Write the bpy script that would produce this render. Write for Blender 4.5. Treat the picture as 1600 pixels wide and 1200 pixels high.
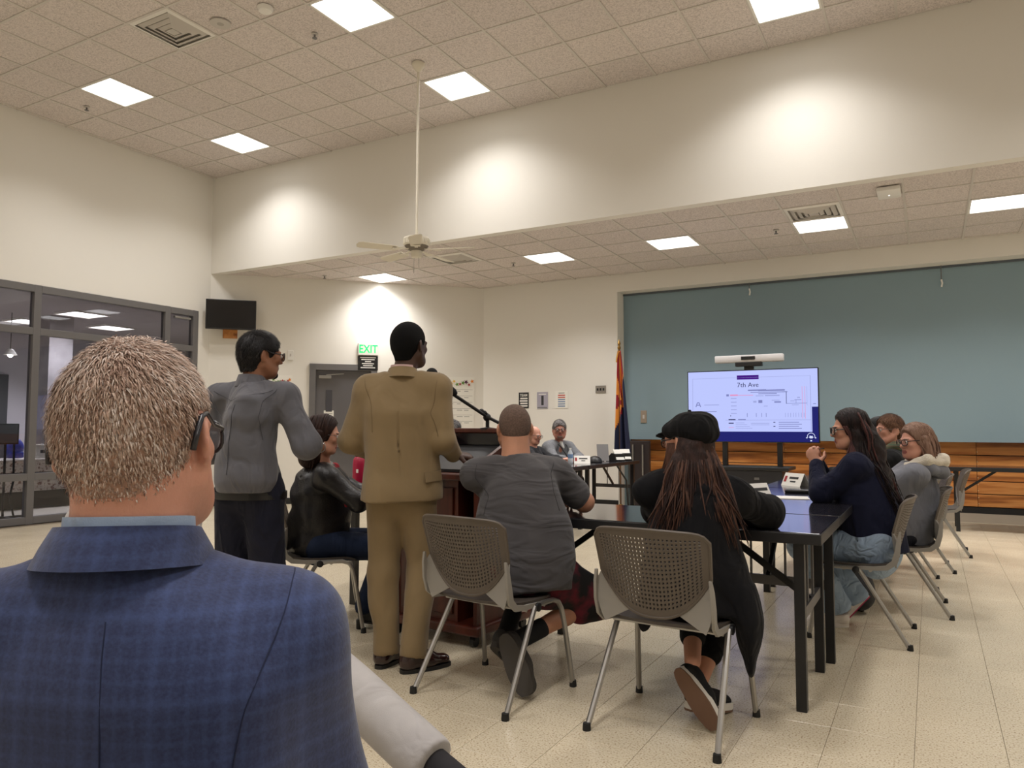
import bpy, bmesh, math, random
import numpy as np
from mathutils import Vector, Matrix
for o in list(bpy.data.objects): bpy.data.objects.remove(o)
scene = bpy.context.scene
COL = scene.collection
PI = math.pi

# ------------------------------------------------------------------ camera
cam_d = bpy.data.cameras.new('camera'); cam = bpy.data.objects.new('camera', cam_d); COL.objects.link(cam)
cam_d.sensor_width = 36; cam_d.lens = 26.42; cam_d.clip_start = .05; cam_d.clip_end = 100
yaw, pitch = math.radians(29.08), math.radians(3.43)
cam.matrix_world = Matrix.Translation((0, 0, 1.22)) @ Matrix.Rotation(yaw, 4, 'Z') @ Matrix.Rotation(PI/2 + pitch, 4, 'X') @ Matrix.Rotation(math.radians(.12), 4, 'Z')
scene.camera = cam
# ------------------------------------------------------------------ world, exposure
w = bpy.data.worlds.new('world'); scene.world = w; w.use_nodes = True
w.node_tree.nodes['Background'].inputs[0].default_value = (.5, .5, .52, 1)
w.node_tree.nodes['Background'].inputs[1].default_value = .05
vs = scene.view_settings
vs.view_transform = 'Standard'; vs.look = 'None'; vs.gamma = 1; vs.exposure = 0.0
try: vs.use_curve_mapping = False
except Exception: pass
PANEL = 4.0           # emission of the ceiling panels' diffusers
LAMP_W, LAMP_SPREAD = 25.5, math.radians(125)   # light thrown by each panel
LOBBY_PANEL = 4.0

# ------------------------------------------------------------------ materials
def lin(c):
    r = []
    for v in c[:3]:
        v /= 255.
        r.append(v/12.92 if v <= .04045 else ((v+.055)/1.055)**2.4)
    return (*r, 1)
MATS = {}
def mat(name, rgb, rough=.6, metal=0, noise=None, bump=None, spec=None, coat=0, emit=0, sheen=0, obj=True):
    """rgb is sRGB 0-255. noise=(scale, rgb2, contrast)   bump=(scale, strength)"""
    if name in MATS: return MATS[name]
    m = bpy.data.materials.new(name); m.use_nodes = True; MATS[name] = m
    nt = m.node_tree; b = nt.nodes['Principled BSDF']
    b.inputs['Base Color'].default_value = lin(rgb); b.inputs['Roughness'].default_value = rough
    b.inputs['Metallic'].default_value = metal
    if spec is not None: b.inputs['Specular IOR Level'].default_value = spec
    if coat: b.inputs['Coat Weight'].default_value = coat; b.inputs['Coat Roughness'].default_value = .08
    if sheen: b.inputs['Sheen Weight'].default_value = sheen
    if emit:
        b.inputs['Emission Color'].default_value = lin(rgb); b.inputs['Emission Strength'].default_value = emit
    if noise or bump:
        tc = nt.nodes.new('ShaderNodeTexCoord')
    if noise:
        n = nt.nodes.new('ShaderNodeTexNoise'); n.inputs['Scale'].default_value = noise[0]; n.inputs['Detail'].default_value = 4
        r = nt.nodes.new('ShaderNodeValToRGB'); c = noise[2]
        r.color_ramp.elements[0].position = .5-c; r.color_ramp.elements[1].position = .5+c
        r.color_ramp.elements[0].color = lin(rgb); r.color_ramp.elements[1].color = lin(noise[1])
        nt.links.new(tc.outputs['Object'], n.inputs['Vector']); nt.links.new(n.outputs['Fac'], r.inputs['Fac'])
        nt.links.new(r.outputs['Color'], b.inputs['Base Color'])
    if bump:
        n = nt.nodes.new('ShaderNodeTexNoise'); n.inputs['Scale'].default_value = bump[0]; n.inputs['Detail'].default_value = 3
        bp = nt.nodes.new('ShaderNodeBump'); bp.inputs['Strength'].default_value = bump[1]; bp.inputs['Distance'].default_value = .01
        nt.links.new(tc.outputs['Object'], n.inputs['Vector']); nt.links.new(n.outputs['Fac'], bp.inputs['Height'])
        nt.links.new(bp.outputs['Normal'], b.inputs['Normal'])
    return m
def node_mat(name):
    m = bpy.data.materials.new(name); m.use_nodes = True; MATS[name] = m
    return m, m.node_tree, m.node_tree.nodes['Principled BSDF']

M_wall = mat('wall_paint', (231, 228, 220), .75, bump=(90, .06))
M_teal = mat('teal_paint', (132, 154, 163), .7, bump=(60, .05))
M_grey_trim = mat('grey_trim', (196, 191, 184), .6)
M_frame = mat('frame_grey', (108, 106, 106), .45)
M_door = mat('door_grey', (98, 96, 98), .5)
M_black = mat('black_plastic', (22, 22, 24), .45)
M_blackgloss = mat('black_gloss', (14, 14, 18), .12, spec=.6)
M_white = mat('white_plastic', (232, 230, 224), .5)
M_tbar = mat('tbar_metal', (206, 200, 193), .5)
M_dark = mat('dark_void', (30, 29, 30), .8)
M_silver = mat('silver_metal', (168, 166, 162), .32, metal=.85)
M_chrome = mat('chrome', (200, 200, 200), .15, metal=1)

def ceiling_mat():
    m, nt, b = node_mat('ceiling_tile')
    geo = nt.nodes.new('ShaderNodeNewGeometry')
    n1 = nt.nodes.new('ShaderNodeTexNoise'); n1.inputs['Scale'].default_value = 75; n1.inputs['Detail'].default_value = 5; n1.inputs['Roughness'].default_value = .7
    r = nt.nodes.new('ShaderNodeValToRGB')
    r.color_ramp.elements[0].position = .36; r.color_ramp.elements[1].position = .56
    r.color_ramp.elements[0].color = lin((186, 177, 173)); r.color_ramp.elements[1].color = lin((228, 219, 214))
    wn = nt.nodes.new('ShaderNodeTexWhiteNoise'); wn.noise_dimensions = '3D'
    dv = nt.nodes.new('ShaderNodeVectorMath'); dv.operation = 'MULTIPLY_ADD'
    dv.inputs[1].default_value = (1/.61, 1/.61, 0); dv.inputs[2].default_value = (.79/.61, -8.74/.61, 0)
    fl = nt.nodes.new('ShaderNodeVectorMath'); fl.operation = 'FLOOR'
    mx = nt.nodes.new('ShaderNodeMix'); mx.data_type = 'RGBA'; mx.blend_type = 'MULTIPLY'; mx.inputs[0].default_value = 1
    rr = nt.nodes.new('ShaderNodeMapRange'); rr.inputs['To Min'].default_value = .93; rr.inputs['To Max'].default_value = 1
    bp = nt.nodes.new('ShaderNodeBump'); bp.inputs['Strength'].default_value = .35; bp.inputs['Distance'].default_value = .004
    L = nt.links.new
    L(geo.outputs['Position'], n1.inputs['Vector']); L(n1.outputs['Fac'], r.inputs['Fac']); L(n1.outputs['Fac'], bp.inputs['Height'])
    L(geo.outputs['Position'], dv.inputs[0]); L(dv.outputs[0], fl.inputs[0]); L(fl.outputs[0], wn.inputs['Vector'])
    L(wn.outputs['Value'], rr.inputs['Value']); L(r.outputs['Color'], mx.inputs[6]); L(rr.outputs[0], mx.inputs[7])
    L(mx.outputs[2], b.inputs['Base Color']); L(bp.outputs[0], b.inputs['Normal']); b.inputs['Roughness'].default_value = .9
    b.inputs['Specular IOR Level'].default_value = .1
    return m
M_ctile = ceiling_mat()

def floor_mat():
    m, nt, b = node_mat('vinyl_tile')
    geo = nt.nodes.new('ShaderNodeNewGeometry'); L = nt.links.new
    n1 = nt.nodes.new('ShaderNodeTexNoise'); n1.inputs['Scale'].default_value = 130; n1.inputs['Detail'].default_value = 3
    r = nt.nodes.new('ShaderNodeValToRGB')
    e = r.color_ramp.elements; e[0].position = .33; e[1].position = .44
    e[0].color = lin((158, 135, 108)); e[1].color = lin((214, 201, 174))
    x = e.new(.62); x.color = lin((221, 209, 184)); y = e.new(.72); y.color = lin((232, 223, 203))
    n2 = nt.nodes.new('ShaderNodeTexNoise'); n2.inputs['Scale'].default_value = 1.3; n2.inputs['Detail'].default_value = 4
    r2 = nt.nodes.new('ShaderNodeMapRange'); r2.inputs['From Min'].default_value = .3; r2.inputs['From Max'].default_value = .7
    r2.inputs['To Min'].default_value = .90; r2.inputs['To Max'].default_value = 1.0
    dv = nt.nodes.new('ShaderNodeVectorMath'); dv.operation = 'MULTIPLY_ADD'
    dv.inputs[1].default_value = (1/.3048, 1/.3048, 0); dv.inputs[2].default_value = (.0865/.3048+.001, -.05/.3048, 0)
    fl = nt.nodes.new('ShaderNodeVectorMath'); fl.operation = 'FLOOR'
    wn = nt.nodes.new('ShaderNodeTexWhiteNoise'); wn.noise_dimensions = '3D'
    r3 = nt.nodes.new('ShaderNodeMapRange'); r3.inputs['To Min'].default_value = .95; r3.inputs['To Max'].default_value = 1.0
    mu = nt.nodes.new('ShaderNodeMath'); mu.operation = 'MULTIPLY'
    mx = nt.nodes.new('ShaderNodeMix'); mx.data_type = 'RGBA'; mx.blend_type = 'MULTIPLY'; mx.inputs[0].default_value = 1
    L(geo.outputs['Position'], n1.inputs['Vector']); L(n1.outputs['Fac'], r.inputs['Fac'])
    L(geo.outputs['Position'], n2.inputs['Vector']); L(n2.outputs['Fac'], r2.inputs['Value'])
    L(geo.outputs['Position'], dv.inputs[0]); L(dv.outputs[0], fl.inputs[0]); L(fl.outputs[0], wn.inputs['Vector']); L(wn.outputs['Value'], r3.inputs['Value'])
    L(r2.outputs[0], mu.inputs[0]); L(r3.outputs[0], mu.inputs[1])
    L(r.outputs['Color'], mx.inputs[6]); L(mu.outputs[0], mx.inputs[7]); L(mx.outputs[2], b.inputs['Base Color'])
    rr = nt.nodes.new('ShaderNodeMapRange'); rr.inputs['To Min'].default_value = .20; rr.inputs['To Max'].default_value = .30
    L(n2.outputs['Fac'], rr.inputs['Value']); L(rr.outputs[0], b.inputs['Roughness'])
    n3 = nt.nodes.new('ShaderNodeTexNoise'); n3.inputs['Scale'].default_value = 7
    bp = nt.nodes.new('ShaderNodeBump'); bp.inputs['Strength'].default_value = .08; bp.inputs['Distance'].default_value = .01
    L(geo.outputs['Position'], n3.inputs['Vector']); L(n3.outputs['Fac'], bp.inputs['Height']); L(bp.outputs[0], b.inputs['Normal'])
    b.inputs['Specular IOR Level'].default_value = .5
    return m
M_ftile = floor_mat()

def wood_mat(name, c1, c2, c3, axis_scale=(1.2, 14, 14), rough=.4, wave=2.2):
    m, nt, b = node_mat(name); L = nt.links.new
    geo = nt.nodes.new('ShaderNodeNewGeometry')
    oi = nt.nodes.new('ShaderNodeObjectInfo')
    mp = nt.nodes.new('ShaderNodeVectorMath'); mp.operation = 'MULTIPLY'; mp.inputs[1].default_value = axis_scale
    ad = nt.nodes.new('ShaderNodeVectorMath'); ad.operation = 'ADD'
    sc = nt.nodes.new('ShaderNodeMath'); sc.operation = 'MULTIPLY'; sc.inputs[1].default_value = 37.
    L(oi.outputs['Random'], sc.inputs[0])
    L(geo.outputs['Position'], mp.inputs[0]); L(mp.outputs[0], ad.inputs[0]); L(sc.outputs[0], ad.inputs[1])
    n = nt.nodes.new('ShaderNodeTexNoise'); n.inputs['Scale'].default_value = .8; n.inputs['Detail'].default_value = 2
    L(ad.outputs[0], n.inputs['Vector'])
    ml = nt.nodes.new('ShaderNodeMath'); ml.operation = 'MULTIPLY'; ml.inputs[1].default_value = wave*6
    sn = nt.nodes.new('ShaderNodeMath'); sn.operation = 'SINE'
    L(n.outputs['Fac'], ml.inputs[0]); L(ml.outputs[0], sn.inputs[0])
    n2 = nt.nodes.new('ShaderNodeTexNoise'); n2.inputs['Scale'].default_value = 5; n2.inputs['Detail'].default_value = 4
    L(ad.outputs[0], n2.inputs['Vector'])
    s2 = nt.nodes.new('ShaderNodeMath'); s2.operation = 'MULTIPLY_ADD'; s2.inputs[1].default_value = .28; s2.inputs[2].default_value = .22
    L(sn.outputs[0], s2.inputs[0])
    s3 = nt.nodes.new('ShaderNodeMath'); s3.operation = 'MULTIPLY_ADD'; s3.inputs[1].default_value = .5
    L(n2.outputs['Fac'], s3.inputs[0]); L(s2.outputs[0], s3.inputs[2])
    r = nt.nodes.new('ShaderNodeValToRGB'); e = r.color_ramp.elements
    e[0].position = .1; e[0].color = lin(c1); e[1].position = .85; e[1].color = lin(c3); x = e.new(.45); x.color = lin(c2)
    L(s3.outputs[0], r.inputs['Fac']); L(r.outputs['Color'], b.inputs['Base Color']); b.inputs['Roughness'].default_value = rough
    return m
M_oak = wood_mat('oak_plank', (124, 68, 26), (178, 110, 50), (206, 142, 78), (1.0, 11, 11))
M_mahog = wood_mat('mahogany', (58, 24, 16), (84, 36, 24), (104, 48, 32), (12, 12, 1.5), .32, 1.2)

def glass_mat(name, tint=(1, 1, 1, 1), fac=.08, rough=.02):
    m = bpy.data.materials.new(name); m.use_nodes = True; MATS[name] = m
    nt = m.node_tree; nt.nodes.clear(); L = nt.links.new
    o = nt.nodes.new('ShaderNodeOutputMaterial'); t = nt.nodes.new('ShaderNodeBsdfTransparent'); g = nt.nodes.new('ShaderNodeBsdfGlossy')
    t.inputs[0].default_value = tint; g.inputs['Roughness'].default_value = rough
    fr = nt.nodes.new('ShaderNodeFresnel'); fr.inputs[0].default_value = 1.5
    mx = nt.nodes.new('ShaderNodeMixShader'); L(fr.outputs[0], mx.inputs[0]); L(t.outputs[0], mx.inputs[1]); L(g.outputs[0], mx.inputs[2]); L(mx.outputs[0], o.inputs[0])
    return m
M_glass = glass_mat('window_glass', (.86, .85, .88, 1))
M_lens = glass_mat('spectacle_lens', (.95, .95, .97, 1))

# ------------------------------------------------------------------ mesh helpers
class MB:
    def __init__(s): s.v = []; s.f = []; s.m = []; s.mi = 0
    def add(s, vs, fs):
        k = len(s.v); s.v += [tuple(p) for p in vs]; s.f += [tuple(i+k for i in f) for f in fs]; s.m += [s.mi]*len(fs)
    def box(s, lo, hi, bev=0):
        x0, y0, z0 = lo; x1, y1, z1 = hi
        if bev <= 0:
            s.add([(x0,y0,z0),(x1,y0,z0),(x1,y1,z0),(x0,y1,z0),(x0,y0,z1),(x1,y0,z1),(x1,y1,z1),(x0,y1,z1)],
                  [(3,2,1,0),(4,5,6,7),(0,1,5,4),(1,2,6,5),(2,3,7,6),(3,0,4,7)])
        else:
            bm = bmesh.new(); bmesh.ops.create_cube(bm, size=1)
            for v in bm.verts: v.co = Vector(((x0+x1)/2+v.co.x*(x1-x0), (y0+y1)/2+v.co.y*(y1-y0), (z0+z1)/2+v.co.z*(z1-z0)))
            bmesh.ops.bevel(bm, geom=bm.edges[:], offset=bev, segments=2, profile=.5, affect='EDGES')
            s.bm(bm)
    def bm(s, bm):
        bm.verts.index_update(); s.add([v.co[:] for v in bm.verts], [[v.index for v in f.verts] for f in bm.faces]); bm.free()
    def obox(s, c, ax, ay, az, bev=0):
        """box with centre c and half-axis vectors"""
        t = MB(); t.box((-1,-1,-1), (1,1,1))
        c, ax, ay, az = map(Vector, (c, ax, ay, az))
        s.add([c+ax*p[0]+ay*p[1]+az*p[2] for p in t.v], t.f)
    def bar(s, a, b, w, h, up=(0,0,1)):
        a, b, up = Vector(a), Vector(b), Vector(up); d = b-a; L = d.length; d.normalize()
        if abs(d.dot(up)) > .98: up = Vector((0,1,0))
        sd = d.cross(up).normalized(); u = sd.cross(d).normalized()
        s.obox((a+b)/2, sd*w/2, d*L/2, u*h/2)
    def tube(s, pts, r, n=8, cap=True, closed=False):
        pts = [Vector(p) for p in pts]; N = len(pts)
        rs = r if isinstance(r, (list, tuple)) else [r]*N
        rings = []; prev = None
        for i in range(N):
            if closed: t = pts[(i+1)%N]-pts[i-1]
            else: t = pts[min(i+1,N-1)]-pts[max(i-1,0)]
            t.normalize()
            if prev is None:
                u = t.cross(Vector((0,0,1)));
                if u.length < .1: u = t.cross(Vector((0,1,0)))
            else: u = prev - t*prev.dot(t)
            u.normalize(); prev = u; w_ = t.cross(u)
            rings.append([pts[i]+(u*math.cos(2*PI*j/n)+w_*math.sin(2*PI*j/n))*rs[i] for j in range(n)])
        vs = [p for rg in rings for p in rg]; fs = []
        for i in range(N if closed else N-1):
            i2 = (i+1) % N
            for j in range(n): fs.append((i*n+j, i*n+(j+1)%n, i2*n+(j+1)%n, i2*n+j))
        if cap and not closed:
            fs.append(tuple(range(n))[::-1]); fs.append(tuple((N-1)*n+j for j in range(n)))
        s.add(vs, fs)
    def lathe(s, prof, c=(0,0,0), n=24, axis='z', cap=True):
        vs = []; fs = []; c = Vector(c)
        for r, z in prof:
            for j in range(n):
                a = 2*PI*j/n; p = (r*math.cos(a), r*math.sin(a), z)
                if axis == 'y': p = (p[0], p[2], p[1])
                if axis == 'x': p = (p[2], p[0], p[1])
                vs.append(c+Vector(p))
        for i in range(len(prof)-1):
            for j in range(n): fs.append((i*n+j, i*n+(j+1)%n, (i+1)*n+(j+1)%n, (i+1)*n+j))
        if cap: fs.append(tuple(range(n))[::-1]); fs.append(tuple((len(prof)-1)*n+j for j in range(n)))
        s.add(vs, fs)
    def prism(s, poly, d, close=True):
        """poly: list of 3d points, extruded along d"""
        n = len(poly); d = Vector(d); P = [Vector(p) for p in poly]
        s.add(P+[p+d for p in P], [tuple(range(n))[::-1], tuple(range(n, 2*n))]+[(i, (i+1)%n, n+(i+1)%n, n+i) for i in range(n)])
    def sphere(s, c, r, n=12, m=8):
        if not isinstance(r, (tuple, list)): r = (r, r, r)
        vs = []; fs = []
        for i in range(m+1):
            t = PI*i/m
            for j in range(n):
                a = 2*PI*j/n; vs.append((c[0]+r[0]*math.sin(t)*math.cos(a), c[1]+r[1]*math.sin(t)*math.sin(a), c[2]+r[2]*math.cos(t)))
        for i in range(m):
            for j in range(n): fs.append((i*n+j, (i+1)*n+j, (i+1)*n+(j+1)%n, i*n+(j+1)%n))
        s.add(vs, fs)
    def xf(s, M):
        s.v = [tuple(M @ Vector(p)) for p in s.v]; return s
    def mesh(s, name, mats, smooth=False):
        me = bpy.data.meshes.new(name); me.from_pydata(s.v, [], s.f)
        if not isinstance(mats, (list, tuple)): mats = [mats]
        for m in mats: me.materials.append(m)
        if len(mats) > 1: me.polygons.foreach_set('material_index', s.m)
        bm = bmesh.new(); bm.from_mesh(me); bmesh.ops.recalc_face_normals(bm, faces=bm.faces[:]); bm.to_mesh(me); bm.free()
        if smooth:
            me.polygons.foreach_set('use_smooth', [True]*len(me.polygons))
            if smooth != 'all': me.set_sharp_from_angle(angle=math.radians(40))
        me.update(); return me
    def build(s, name, mats, parent=None, smooth=False, kind=None):
        return link(name, s.mesh(name, mats, smooth), parent, kind)
def link(name, me, parent=None, kind=None):
    o = bpy.data.objects.new(name, me); COL.objects.link(o)
    if parent is not None: o.parent = parent
    if kind: o['kind'] = kind
    return o
def tag(o, label=None, cat=None, group=None, kind=None):
    if label: o['label'] = label
    if cat: o['category'] = cat
    if group: o['group'] = group
    if kind: o['kind'] = kind
    return o
def empty(name, loc=(0,0,0), rz=0, label=None, cat=None, group=None):
    o = bpy.data.objects.new(name, None); COL.objects.link(o); o.empty_display_size = .1
    o.location = loc; o.rotation_euler = (0, 0, rz); tag(o, label, cat, group); return o
def copy_tree(o, parent=None):
    c = o.copy(); COL.objects.link(c); c.parent = parent
    for ch in list(o.children): copy_tree(ch, c)
    return c
def struct(name, mb, m, smooth=False):
    return mb.build(name, m, None, smooth, 'structure')
def bx(lo, hi, bev=0):
    m = MB(); m.box(lo, hi, bev); return m
def text_mesh(body, size, extrude=.0005, align='CENTER', bold=False):
    cu = bpy.data.curves.new('lettering', 'FONT'); cu.body = body; cu.size = size; cu.extrude = extrude
    cu.align_x = align; cu.align_y = 'CENTER'; cu.resolution_u = 2
    if bold: cu.offset = size*.018
    o = bpy.data.objects.new('tmp', cu); COL.objects.link(o)
    dg = bpy.context.evaluated_depsgraph_get(); me = bpy.data.meshes.new_from_object(o.evaluated_get(dg))
    bpy.data.objects.remove(o); return me
def lettering(body, size, m, parent, M, bold=False, align='CENTER', name='lettering'):
    me = text_mesh(body, size, align=align, bold=bold); me.materials.clear(); me.materials.append(m); me.transform(M)
    return link(name, me, parent)

# projection test used only to decide which repeated pieces the photo shows largest
_ci = cam.matrix_world.inverted()
def visible(p, margin=0):
    q = _ci @ Vector(p)
    if q.z > -.1: return None
    x = 800+1174*q.x/-q.z; y = 600-1174*q.y/-q.z
    return (x, y, -q.z) if -margin < x < 1600+margin and -margin < y < 1200+margin else None

# ================================================================== ROOM
XL, YH, YB, ZC, ZL = -10.01, 8.07, 11.25, 5.238, 3.69
XR, YF = 5.2, -5.0          # right wall and the wall behind the camera (out of view)
# ---- floor: vinyl tiles
T = .3048; X0, Y0 = -.0865, .05
sub = bx((-16.3, YF-.2, -.1), (XR+.2, 13.2, -.004)); floor = struct('floor', sub, mat('floor_joint', (120, 108, 92), .8))
tile_b = bmesh.new(); bmesh.ops.create_cube(tile_b, size=1)
for v in tile_b.verts: v.co = Vector((v.co.x*(T-.0016), v.co.y*(T-.0016), v.co.z*.004-.002))
bmesh.ops.bevel(tile_b, geom=[e for e in tile_b.edges if all(v.co.z > -.001 for v in e.verts)], offset=.0008, segments=1, affect='EDGES')
tm = MB(); tm.bm(tile_b); tile_me = tm.mesh('floor_tile', M_ftile)
cells = []
for i in range(math.ceil((-10.1-X0)/T), math.floor((XR-X0)/T)+1):
    for j in range(math.ceil((YF-Y0)/T), math.floor((11.85-Y0)/T)+1):
        c = (X0+(i+.5)*T, Y0+(j+.5)*T)
        if c[1]-YH > c[0]-XL+.25 and c[0] < -5: continue
        q = visible((c[0], c[1], 0), 60)
        cells.append((q[2] if q else 999, c))
cells.sort()
rest = MB()
for k, (d, c) in enumerate(cells):
    if k < 300 and d < 900:
        o = link('floor_tile', tile_me, floor); o.location = (c[0], c[1], 0)
    else: rest.add([(p[0]+c[0], p[1]+c[1], p[2]) for p in tm.v], tm.f)
rest.build('floor_tile', M_ftile, floor, kind='stuff')

# ---- ceilings: T-bar grid with lay-in tiles
GX, GY, G = -.79, 8.74, .61
# occupied cells (lights, vents) by lower corner index
def ceiling(name, x0, x1, y0, y1, z, skip, cut45=False):
    base = bx((x0, y0, z+.03), (x1, y1, z+.12)); ce = struct(name, base, M_grey_trim)
    def xmin_at(y): return max(x0, XL+(y-YH)) if cut45 else x0
    bars = MB()
    i0, i1 = math.ceil((x0-GX)/G), math.floor((x1-GX)/G); j0, j1 = math.ceil((y0-GY)/G), math.floor((y1-GY)/G)
    for i in range(i0, i1+1):
        x = GX+i*G; ya = y0
        yb = min(y1, YH+(x-XL)) if cut45 else y1
        if yb-ya > .05: bx((x-.012, ya, z-.001), (x+.012, yb, z+.03)).build('grid_bar', M_tbar, ce)
    for j in range(j0, j1+1):
        y = GY+j*G; bx((xmin_at(y), y-.012, z-.0006), (x1, y+.012, z+.0295)).build('grid_bar', M_tbar, ce)
    cache = {}; rest = MB(); n = 0
    for i in range(i0-1, i1+1):
        for j in range(j0-1, j1+1):
            if (i, j) in skip: continue
            a, b = max(GX+i*G, x0)+.006, min(GX+(i+1)*G, x1)-.006; c, d = max(GY+j*G, y0)+.006, min(GY+(j+1)*G, y1)-.006
            if b-a < .03 or d-c < .03: continue
            if cut45:
                def inside(x, y): return x >= XL+(y-YH)
                cor = [inside(a,c), inside(b,c), inside(b,d), inside(a,d)]
                if not any(cor): continue
                if not all(cor):
                    poly = []
                    P = [(a,c),(b,c),(b,d),(a,d)]
                    for k in range(4):
                        p, q = P[k], P[(k+1)%4]; fp = p[0]-XL-(p[1]-YH); fq = q[0]-XL-(q[1]-YH)
                        if fp >= 0: poly.append(p)
                        if fp*fq < 0:
                            t = fp/(fp-fq); poly.append((p[0]+t*(q[0]-p[0]), p[1]+t*(q[1]-p[1])))
                    mb = MB(); mb.prism([(p[0], p[1], z+.008) for p in poly], (0, 0, .014)); mb.build('ceiling_tile', M_ctile, ce); continue
            key = (round(b-a, 3), round(d-c, 3)); q = visible(((a+b)/2, (c+d)/2, z), 80)
            if q and n < 300:
                if key not in cache:
                    cache[key] = bx((-(b-a)/2, -(d-c)/2, .008), ((b-a)/2, (d-c)/2, .022)).mesh('ceiling_tile', M_ctile)
                o = link('ceiling_tile', cache[key], ce); o.location = ((a+b)/2, (c+d)/2, z); n += 1
            else: rest.box((a, c, z+.008), (b, d, z+.022))
    if rest.v: rest.build('ceiling_tile', M_ctile, ce, kind='stuff')
    return ce
def cell(x, y): return (math.floor((x-GX)/G), math.floor((y-GY)/G))
UP = [(-4.8, 5.5), (-4.8, 7.3), (-8.46, 5.5), (-8.46, 7.3), (-1.1, 7.3), (-1.1, 5.5), (2.5, 5.5), (2.5, 7.3)]
UP += [(x, y) for x in (-8.46, -4.8, -1.1, 2.5) for y in (1.8, 0., -3.6)]
LOW = [(-7.8, 9.65), (-4.75, 9.65), (-2.9, 9.65), (-1.1, 9.65), (.75, 9.65), (2.5, 9.65), (4.4, 9.65)]
VUP = [(-6.6, 4.9)]; VLOW = [(-1.1, 9.05), (-5.7, 9.05)]
ceiling('ceiling', XL, XR, YF, YH, ZC, {cell(*p) for p in UP+VUP})
ceiling('ceiling_lower', XL, XR, YH+.13, YB, ZL, {cell(*p) for p in LOW+VLOW}, True)

M_diff = mat('light_diffuser', (252, 251, 250), .5, emit=PANEL)
lf = MB()
for a in range(4):
    t = MB(); t.box((-.30, -.30, -.002), (.30, -.278, .03)); t.xf(Matrix.Rotation(a*PI/2, 4, 'Z')); lf.add(t.v, t.f)
lf_me = lf.mesh('frame', M_white)
ld = MB(); N = 8
for i in range(N+1):
    for j in range(N+1):
        x, y = -.28+.56*i/N, -.28+.56*j/N; ld.v.append((x, y, .012-.010*math.cos(x/.28*PI/2)*math.cos(y/.28*PI/2)))
for i in range(N):
    for j in range(N): ld.f.append((i*(N+1)+j, i*(N+1)+j+1, (i+1)*(N+1)+j+1, (i+1)*(N+1)+j)); ld.m.append(0)
ld_me = ld.mesh('diffuser', M_diff, 'all')
for p in ld_me.polygons: pass
ld_me.flip_normals() if ld_me.polygons[0].normal.z > 0 else None
hs = bx((-.3, -.3, .03), (.3, .3, .09)).mesh('housing', M_white)
PANEL_LAMP = bpy.data.lights.new('panel_lamp', 'AREA'); PANEL_LAMP.shape = 'SQUARE'; PANEL_LAMP.size = .55; PANEL_LAMP.energy = LAMP_W; PANEL_LAMP.spread = LAMP_SPREAD; PANEL_LAMP.color = (1, .962, .935)
def panel_light(x, y, z, label, cat='ceiling light', group=None, dme=ld_me):
    i, j = cell(x, y); c = (GX+(i+.5)*G, GY+(j+.5)*G, z)
    e = empty('ceiling_light', c, 0, label, cat, group)
    link('frame', lf_me, e); link('diffuser', dme, e); link('housing', hs, e)
    o = bpy.data.objects.new('lamp', PANEL_LAMP); COL.objects.link(o); o.parent = e; o.location = (0, 0, -.004); return e
up_lab = {0: 'square lit ceiling panel beside the fan rod, nearer the top edge', 1: 'square lit ceiling panel in the high ceiling just right of the fan rod',
          2: 'square lit ceiling panel in the high ceiling at far left', 3: 'square lit ceiling panel in the high ceiling nearest the wall corner',
          4: 'square lit ceiling panel at the top edge, right of centre'}
for k, (x, y) in enumerate(UP):
    panel_light(x, y, ZC, up_lab.get(k, 'square lit ceiling panel in the high ceiling above the viewer'), group=None if k in up_lab else 'high ceiling lights out of view')
low_lab = {0: 'lit panel in the low ceiling under the angled wall, leftmost', 1: 'lit panel in the low ceiling right of the fan', 2: 'lit panel in the low ceiling above the presentation screen, left of the vent',
           3: 'lit panel in the low ceiling directly beside the square vent', 4: 'lit panel in the low ceiling at the right edge'}
for k, (x, y) in enumerate(LOW):
    panel_light(x, y, ZL, low_lab.get(k, 'lit panel in the low ceiling beyond the right edge'), group=None if k in low_lab else 'low ceiling lights out of view')

# ---- air diffusers: nested square louvres
def vent(x, y, z, label):
    i, j = cell(x, y); e = empty('ceiling_vent', (GX+(i+.5)*G, GY+(j+.5)*G, z), 0, label, 'vent')
    bx((-.3, -.3, .05), (.3, .3, .06)).build('duct_opening', M_dark, e)
    for k, (r, d) in enumerate(((.30, 0), (.235, -.004), (.17, -.008), (.105, -.012))):
        m = MB(); r2 = r-.04; vs = []
        for rr, zz in ((r, .008-k*.004), (r2, -.012+d), (r2-.006, -.006+d), (r-.01, .03)):
            vs += [(-rr, -rr, zz), (rr, -rr, zz), (rr, rr, zz), (-rr, rr, zz)]
        fs = []
        for q in range(4):
            for a in range(4): fs.append((q*4+a, q*4+(a+1)%4, ((q+1)%4)*4+(a+1)%4, ((q+1)%4)*4+a))
        m.add(vs, fs); m.build('louver', M_white if k == 0 else M_grey_trim, e)
    bx((-.05, -.05, -.02), (.05, .05, -.012)).build('louver', M_grey_trim, e)
vent(-6.6, 4.9, ZC, 'square white air vent with nested louvres in the high ceiling')
vent(-1.1, 9.05, ZL, 'square air vent with nested louvres in the low ceiling at right')
vent(-5.7, 9.05, ZL, 'square air vent in the low ceiling behind the ceiling fan')

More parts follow.
